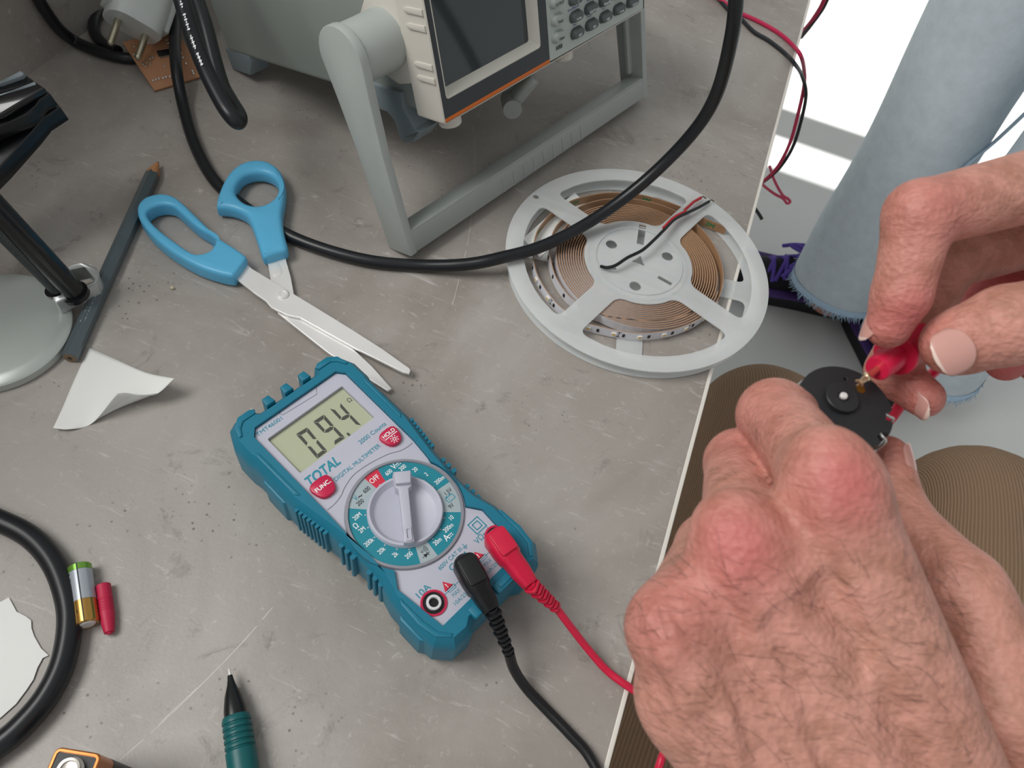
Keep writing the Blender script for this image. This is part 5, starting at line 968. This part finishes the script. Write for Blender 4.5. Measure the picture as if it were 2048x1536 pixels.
# ---- standing person in jeans
std = thing('person', 'standing person in light blue frayed jeans and purple laced black shoes', 'person', (.46, 1.1, FZ)); JE = garment_mat('washed_denim', 'c8d3da', 'denim'); JF = mat('frayed_denim_pale', 'b4cfe4', .9)
def jwob(seed):
    f = folds(seed, .022); return lambda t, a: f(t, a) if False else .02 * math.sin(9 * t + 2 * a + seed) + .015 * math.sin(17 * t - a * 3 + seed * 2) + .012 * math.sin(5 * a + seed)
legs = []
for (hu, hv, hz), (tu, tv, tz_), sd in (((1682, 568, -.635), (1968, 72, -.15), 1), ((1862, 722, -.645), (2230, 240, -.15), 5)):
    A, B = at(hu, hv, hz), at(tu, tv, tz_); top = B + (B - A) * .55; top[2] = .2; legs.append((A, B, top, sd))
b = MB(); jw = []
for A, B, top, sd in legs: leg(b, [A, A * .7 + B * .3, A * .35 + B * .65, B, B * .45 + top * .55, top], [(.094, .086), (.090, .086), (.087, .09), (.088, .094), (.10, .10), (.115, .11)], jwob(sd), n=64)
pc0 = (legs[0][2] + legs[1][2]) / 2; b.ball(pc0 + (0, 0, .05), .16, sc=(1.1, .9, .8), n=12)
jn = b.build('jeans', JE, std, world=True, weld=False, smooth=180, label='light blue jeans with frayed hems'); s_ = jn.modifiers.new('t', 'SOLIDIFY'); s_.thickness = .002; s_.offset = -1
for A, B, top, sd in legs:
    b = MB(); t = unit(B - A); nx = unit(np.cross((.3, .9, .1), t)); ny = np.cross(t, nx); w = jwob(sd)
    for k in range(260):
        a = 2 * PI * k / 260 + rng.normal() * .01; p = A + (.094 * math.cos(a) * nx + .086 * math.sin(a) * ny) * (1 + w(0, a)); o = (p - A) * .06; L_ = rng.uniform(.004, .014) * (1.6 if rng.random() < .08 else 1)
        b.tube([p + t * .006, p - t * L_ * .5 + rng.normal(size=3) * .001, p - t * L_ + o * rng.random() + rng.normal(size=3) * .003], [.0011, .0009, .0004], n=4)
    lp_ = [[A + t * h + (.0945 * math.cos(2 * PI * k / 64) * nx + .0865 * math.sin(2 * PI * k / 64) * ny) * (1 + w(0, 2 * PI * k / 64)) * 1.004 for k in range(64)] for h in (-.002, .012)]
    b.loft(lp_); b.build('frayed_hem', JF, jn, world=True, weld=False, smooth=180)
# side seam
A, B, top, sd = legs[0]; b = MB(); t = unit(B - A)
sp_ = []
for u, v, f_ in ((1895, 365, .55), (1940, 325, .65), (1990, 283, .75), (2052, 225, .88), (2130, 150, 1.)):
    c = A + (B - A) * f_ ; p = onp(u, v, c, ray(u, v)); vr = unit(p - CO); dC = c - CO; s0 = vr @ dC; perp2 = dC @ dC - s0 * s0; sp_.append(CO + vr * (s0 - math.sqrt(max(0, .090 ** 2 - perp2)) - .003))
b.tube(spline(sp_, 6), .0052, n=8, flat=.35); b.build('side_seam', garment_mat('denim_seam', '9db0bd', 'denim'), jn, world=True)
bb = MB()      # the legs inside the jeans
for A, B, top, sd in legs: bb.tube(spline([A + (0, 0, -.06), A * .5 + B * .5, B, top], 8), [.034] * 9 + [.05] * 9 + [.06] * 7, n=20)
bb.ball(pc0 + (0, 0, .05), .12, n=10); bb.build('body', SKIN, std, world=True, weld=False, smooth=180)
SHB = mat('shoe_black_knit', '15151b', .8, bump=(900, .3)); SHP = mat('shoe_purple', '47306e', .7, bump=(500, .3)); SOL = mat('sole_black', '1b1b20', .6); LAC = mat('lace_purple', '5a46a0', .8, bump=(1500, .3))
def shoe(heel, toe):
    d = toe - heel; d[2] = 0; d = unit(d); s = np.array([-d[1], d[0], 0]); M = frame((heel[0], heel[1], FZ), d, s, (0, 0, 1)); L_ = .285
    sec = [(0, .056, .085, .02), (.03, .068, .10, .02), (.08, .072, .105, .0), (.13, .080, .092, 0), (.18, .094, .072, 0), (.23, .096, .056, 0), (.262, .078, .044, 0), (.282, .04, .034, 0)]
    root = MB(M); lp_ = []
    for x, w, h, _ in sec: lp_.append([(x, w / 2 * (math.cos(a) if abs(math.cos(a)) > 0 else 0) * (1 - .25 * max(0, math.sin(a)) ** 2), .02 + (h - .02) * max(0, math.sin(a)) ** .8 if math.sin(a) > 0 else .018) for a in np.linspace(0, 2 * PI, 29)[:-1]])
    root.loft(lp_, cap=True); up = root.build('shoe', SHB, std, world=True, sub=1, smooth=180, label='black shoe with purple laces')
    q = MB(M); out = [(x, w / 2 + .006) for x, w, _, _ in sec] + [(x, -w / 2 - .006) for x, w, _, _ in sec[::-1]]; q.prism(chaikin(out, 2), 0, .03, ch=.005); q.build('sole', SOL, up, world=True)
    q = MB(M); 
    for sg in (-1, 1): q.tube(spline([(.06, sg * .04, .045), (.12, sg * .0465, .042), (.18, sg * .050, .036), (.225, sg * .05, .034)], 6), .011, n=10, flat=.5)
    q.build('side_panel', SHP, up, world=True)
    q = MB(M); 
    for i in range(6):
        x = .105 + .021 * i; z = .108 - .0125 * i - .00 * i * i; w = .030 + .002 * i
        for sg in (-1, 1): q.tube(spline([(x, -sg * w, z - .016), (x + .007, 0, z + .005), (x + .016, sg * w, z - .026)], 6), .0042, n=8)
    for sg in (-1, 1): q.tube(spline([(.11, 0, .112), (.10, sg * .03, .116), (.125, sg * .036, .104), (.15, sg * .03, .1), (.115, 0, .112)], 6), .004, n=8); q.tube(spline([(.11, 0, .113), (.14, sg * .028, .106), (.16, sg * .044, .082)], 6), .004, n=8)
    q.build('laces', LAC, up, world=True, label='purple laces')
shoe(at(1700, 592, FZ + .04), at(1420, 515, FZ + .04)); shoe(at(1820, 800, FZ + .04), at(1735, 590, FZ + .04))
# ------------------------------------------------------------------ red probe and the pancake motor
b = MB(); b.tube(spline(CABLE_R, 10), .0019, n=14); b.build('cable', REDL, rl, world=True)
tip = dep(1719, 766, .2128); rear = dep(1850, 662, .2345); ax = unit(rear - tip); M = along(tip, rear)
b = MB(M); b.lathe([(.0004, .0), (.0007, .0008), (.0009, .002), (.0009, .0031), (.0013, .0036), (.0013, .0046), (.0010, .0052), (.0010, .0135)], n=20)
for k in range(4): a = k * PI / 2; b.tube([(.0006 * math.cos(a), .0006 * math.sin(a), .0008), (.0011 * math.cos(a), .0011 * math.sin(a), -.0003)], .00035, n=6)
b.build('probe_tip', mat('gold_tip', 'dcc2a0', .25, .9), rl, world=True)
b = MB(M); b.lathe([(.0014, .0102), (.0034, .0102), (.0038, .0108), (.0042, .019), (.0043, .0205), (.0062, .0207), (.0066, .0212), (.0066, .0222), (.006, .0228), (.0046, .024), (.0045, .038), (.0042, .042), (.003, .045), (.0021, .047)], n=40); b.build('probe_body', mat('probe_red', 'd42248', .33), rl, world=True)
mc = dep(1692, 812, .2165); mn = unit(-ray(1692, 812) * .0 + (TOC * 1.0 + RM[:, 1] * .62 + RM[:, 0] * .10)); mx_ = unit(np.cross(RM[:, 1], mn)); M = frame(mc, mx_, np.cross(mn, mx_), mn)
mo = thing('motor', 'small round flat black motor held between the fingers under the probe tip', 'motor', mc); MBK = mat('motor_black', '26282a', .45, bump=(1200, .08))
PLI = lambda u, v: (lambda p: np.array([np.dot(p - mc, mx_), np.dot(p - mc, M.to_3x3().col[1])]))(onp(u, v, mc, mn))
R0 = .0138; out = []
for k in range(120):
    t = 2 * PI * k / 120; r = R0; dg = math.degrees(t) % 360
    if 336 < dg < 352 or 302 < dg < 316 or 150 < dg < 160: r = R0 - .0021
    out.append((r * math.cos(t), r * math.sin(t)))
h1 = PLI(1691, 758)
b = MB(M); b.prism(out, -.0062, 0, ch=.0003, holes=[circle(.0005, 12, *h1)]); q = PLI(1733, 803); strip(b, circle(.0010, 24, *q), .0002, .00004, 1, True); b.text('2', q[0], q[1], .00004, 1, 1, cap=.0011); b.build('motor_case', [MBK, mat('moulded_mark', '1a1b1c', .6)], mo, world=True, weld=False)
q = PLI(1680, 800); b = MB(M @ tz(q[0], q[1], 0)); b.lathe([(.0048, -.0005), (.0048, .0016), (.0045, .0019), (.0014, .0019)], n=40); b.build('gear_boss', MBK, mo, world=True)
b = MB(M @ tz(q[0], q[1], 0)); b.lathe([(.0011, .0015), (.0011, .0026), (.0008, .003)], n=20); b.build('shaft', STEEL, mo, world=True)
b = MB(M @ tz(q[0], q[1], 0)); b.lathe([(.0017, .0019), (.0017, .00196), (.0012, .00196)], n=20); b.build('shaft_hole', DK, mo, world=True)
b = MB(M)
b.loft([[((R0 + w) * math.cos(2 * PI * k / 80), (R0 + w) * math.sin(2 * PI * k / 80), z) for k in range(80)] for w, z in ((.0001, -.0068), (.0007, -.0066), (.0007, -.0058), (.0001, -.0056))])
for dg in (344, 309, 155):
    t = math.radians(dg); c, s = math.cos(t), math.sin(t); b.tube(spline([((R0 + .0005) * c, (R0 + .0005) * s, -.006), ((R0 + .0004) * c, (R0 + .0004) * s, -.001), ((R0 - .0012) * c, (R0 - .0012) * s, -.0002), ((R0 - .0022) * c - .001 * s, (R0 - .0022) * s + .001 * c, -.0008)], 4), .00045, n=8)
b.build('metal_clip', mat('clip_tin', 'c3c6c2', .3, .8), mo, world=True)
q = PLI(1721, 778); b = MB(M); b.prism(chaikin([(q[0] + .0013 * math.cos(t), q[1] + .0017 * math.sin(t)) for t in np.linspace(0, 2 * PI, 9)[:-1]], 1), .00002, .00022); b.build('brass_contact', mat('brass_dark', '7d5f22', .35, .7), mo, world=True)
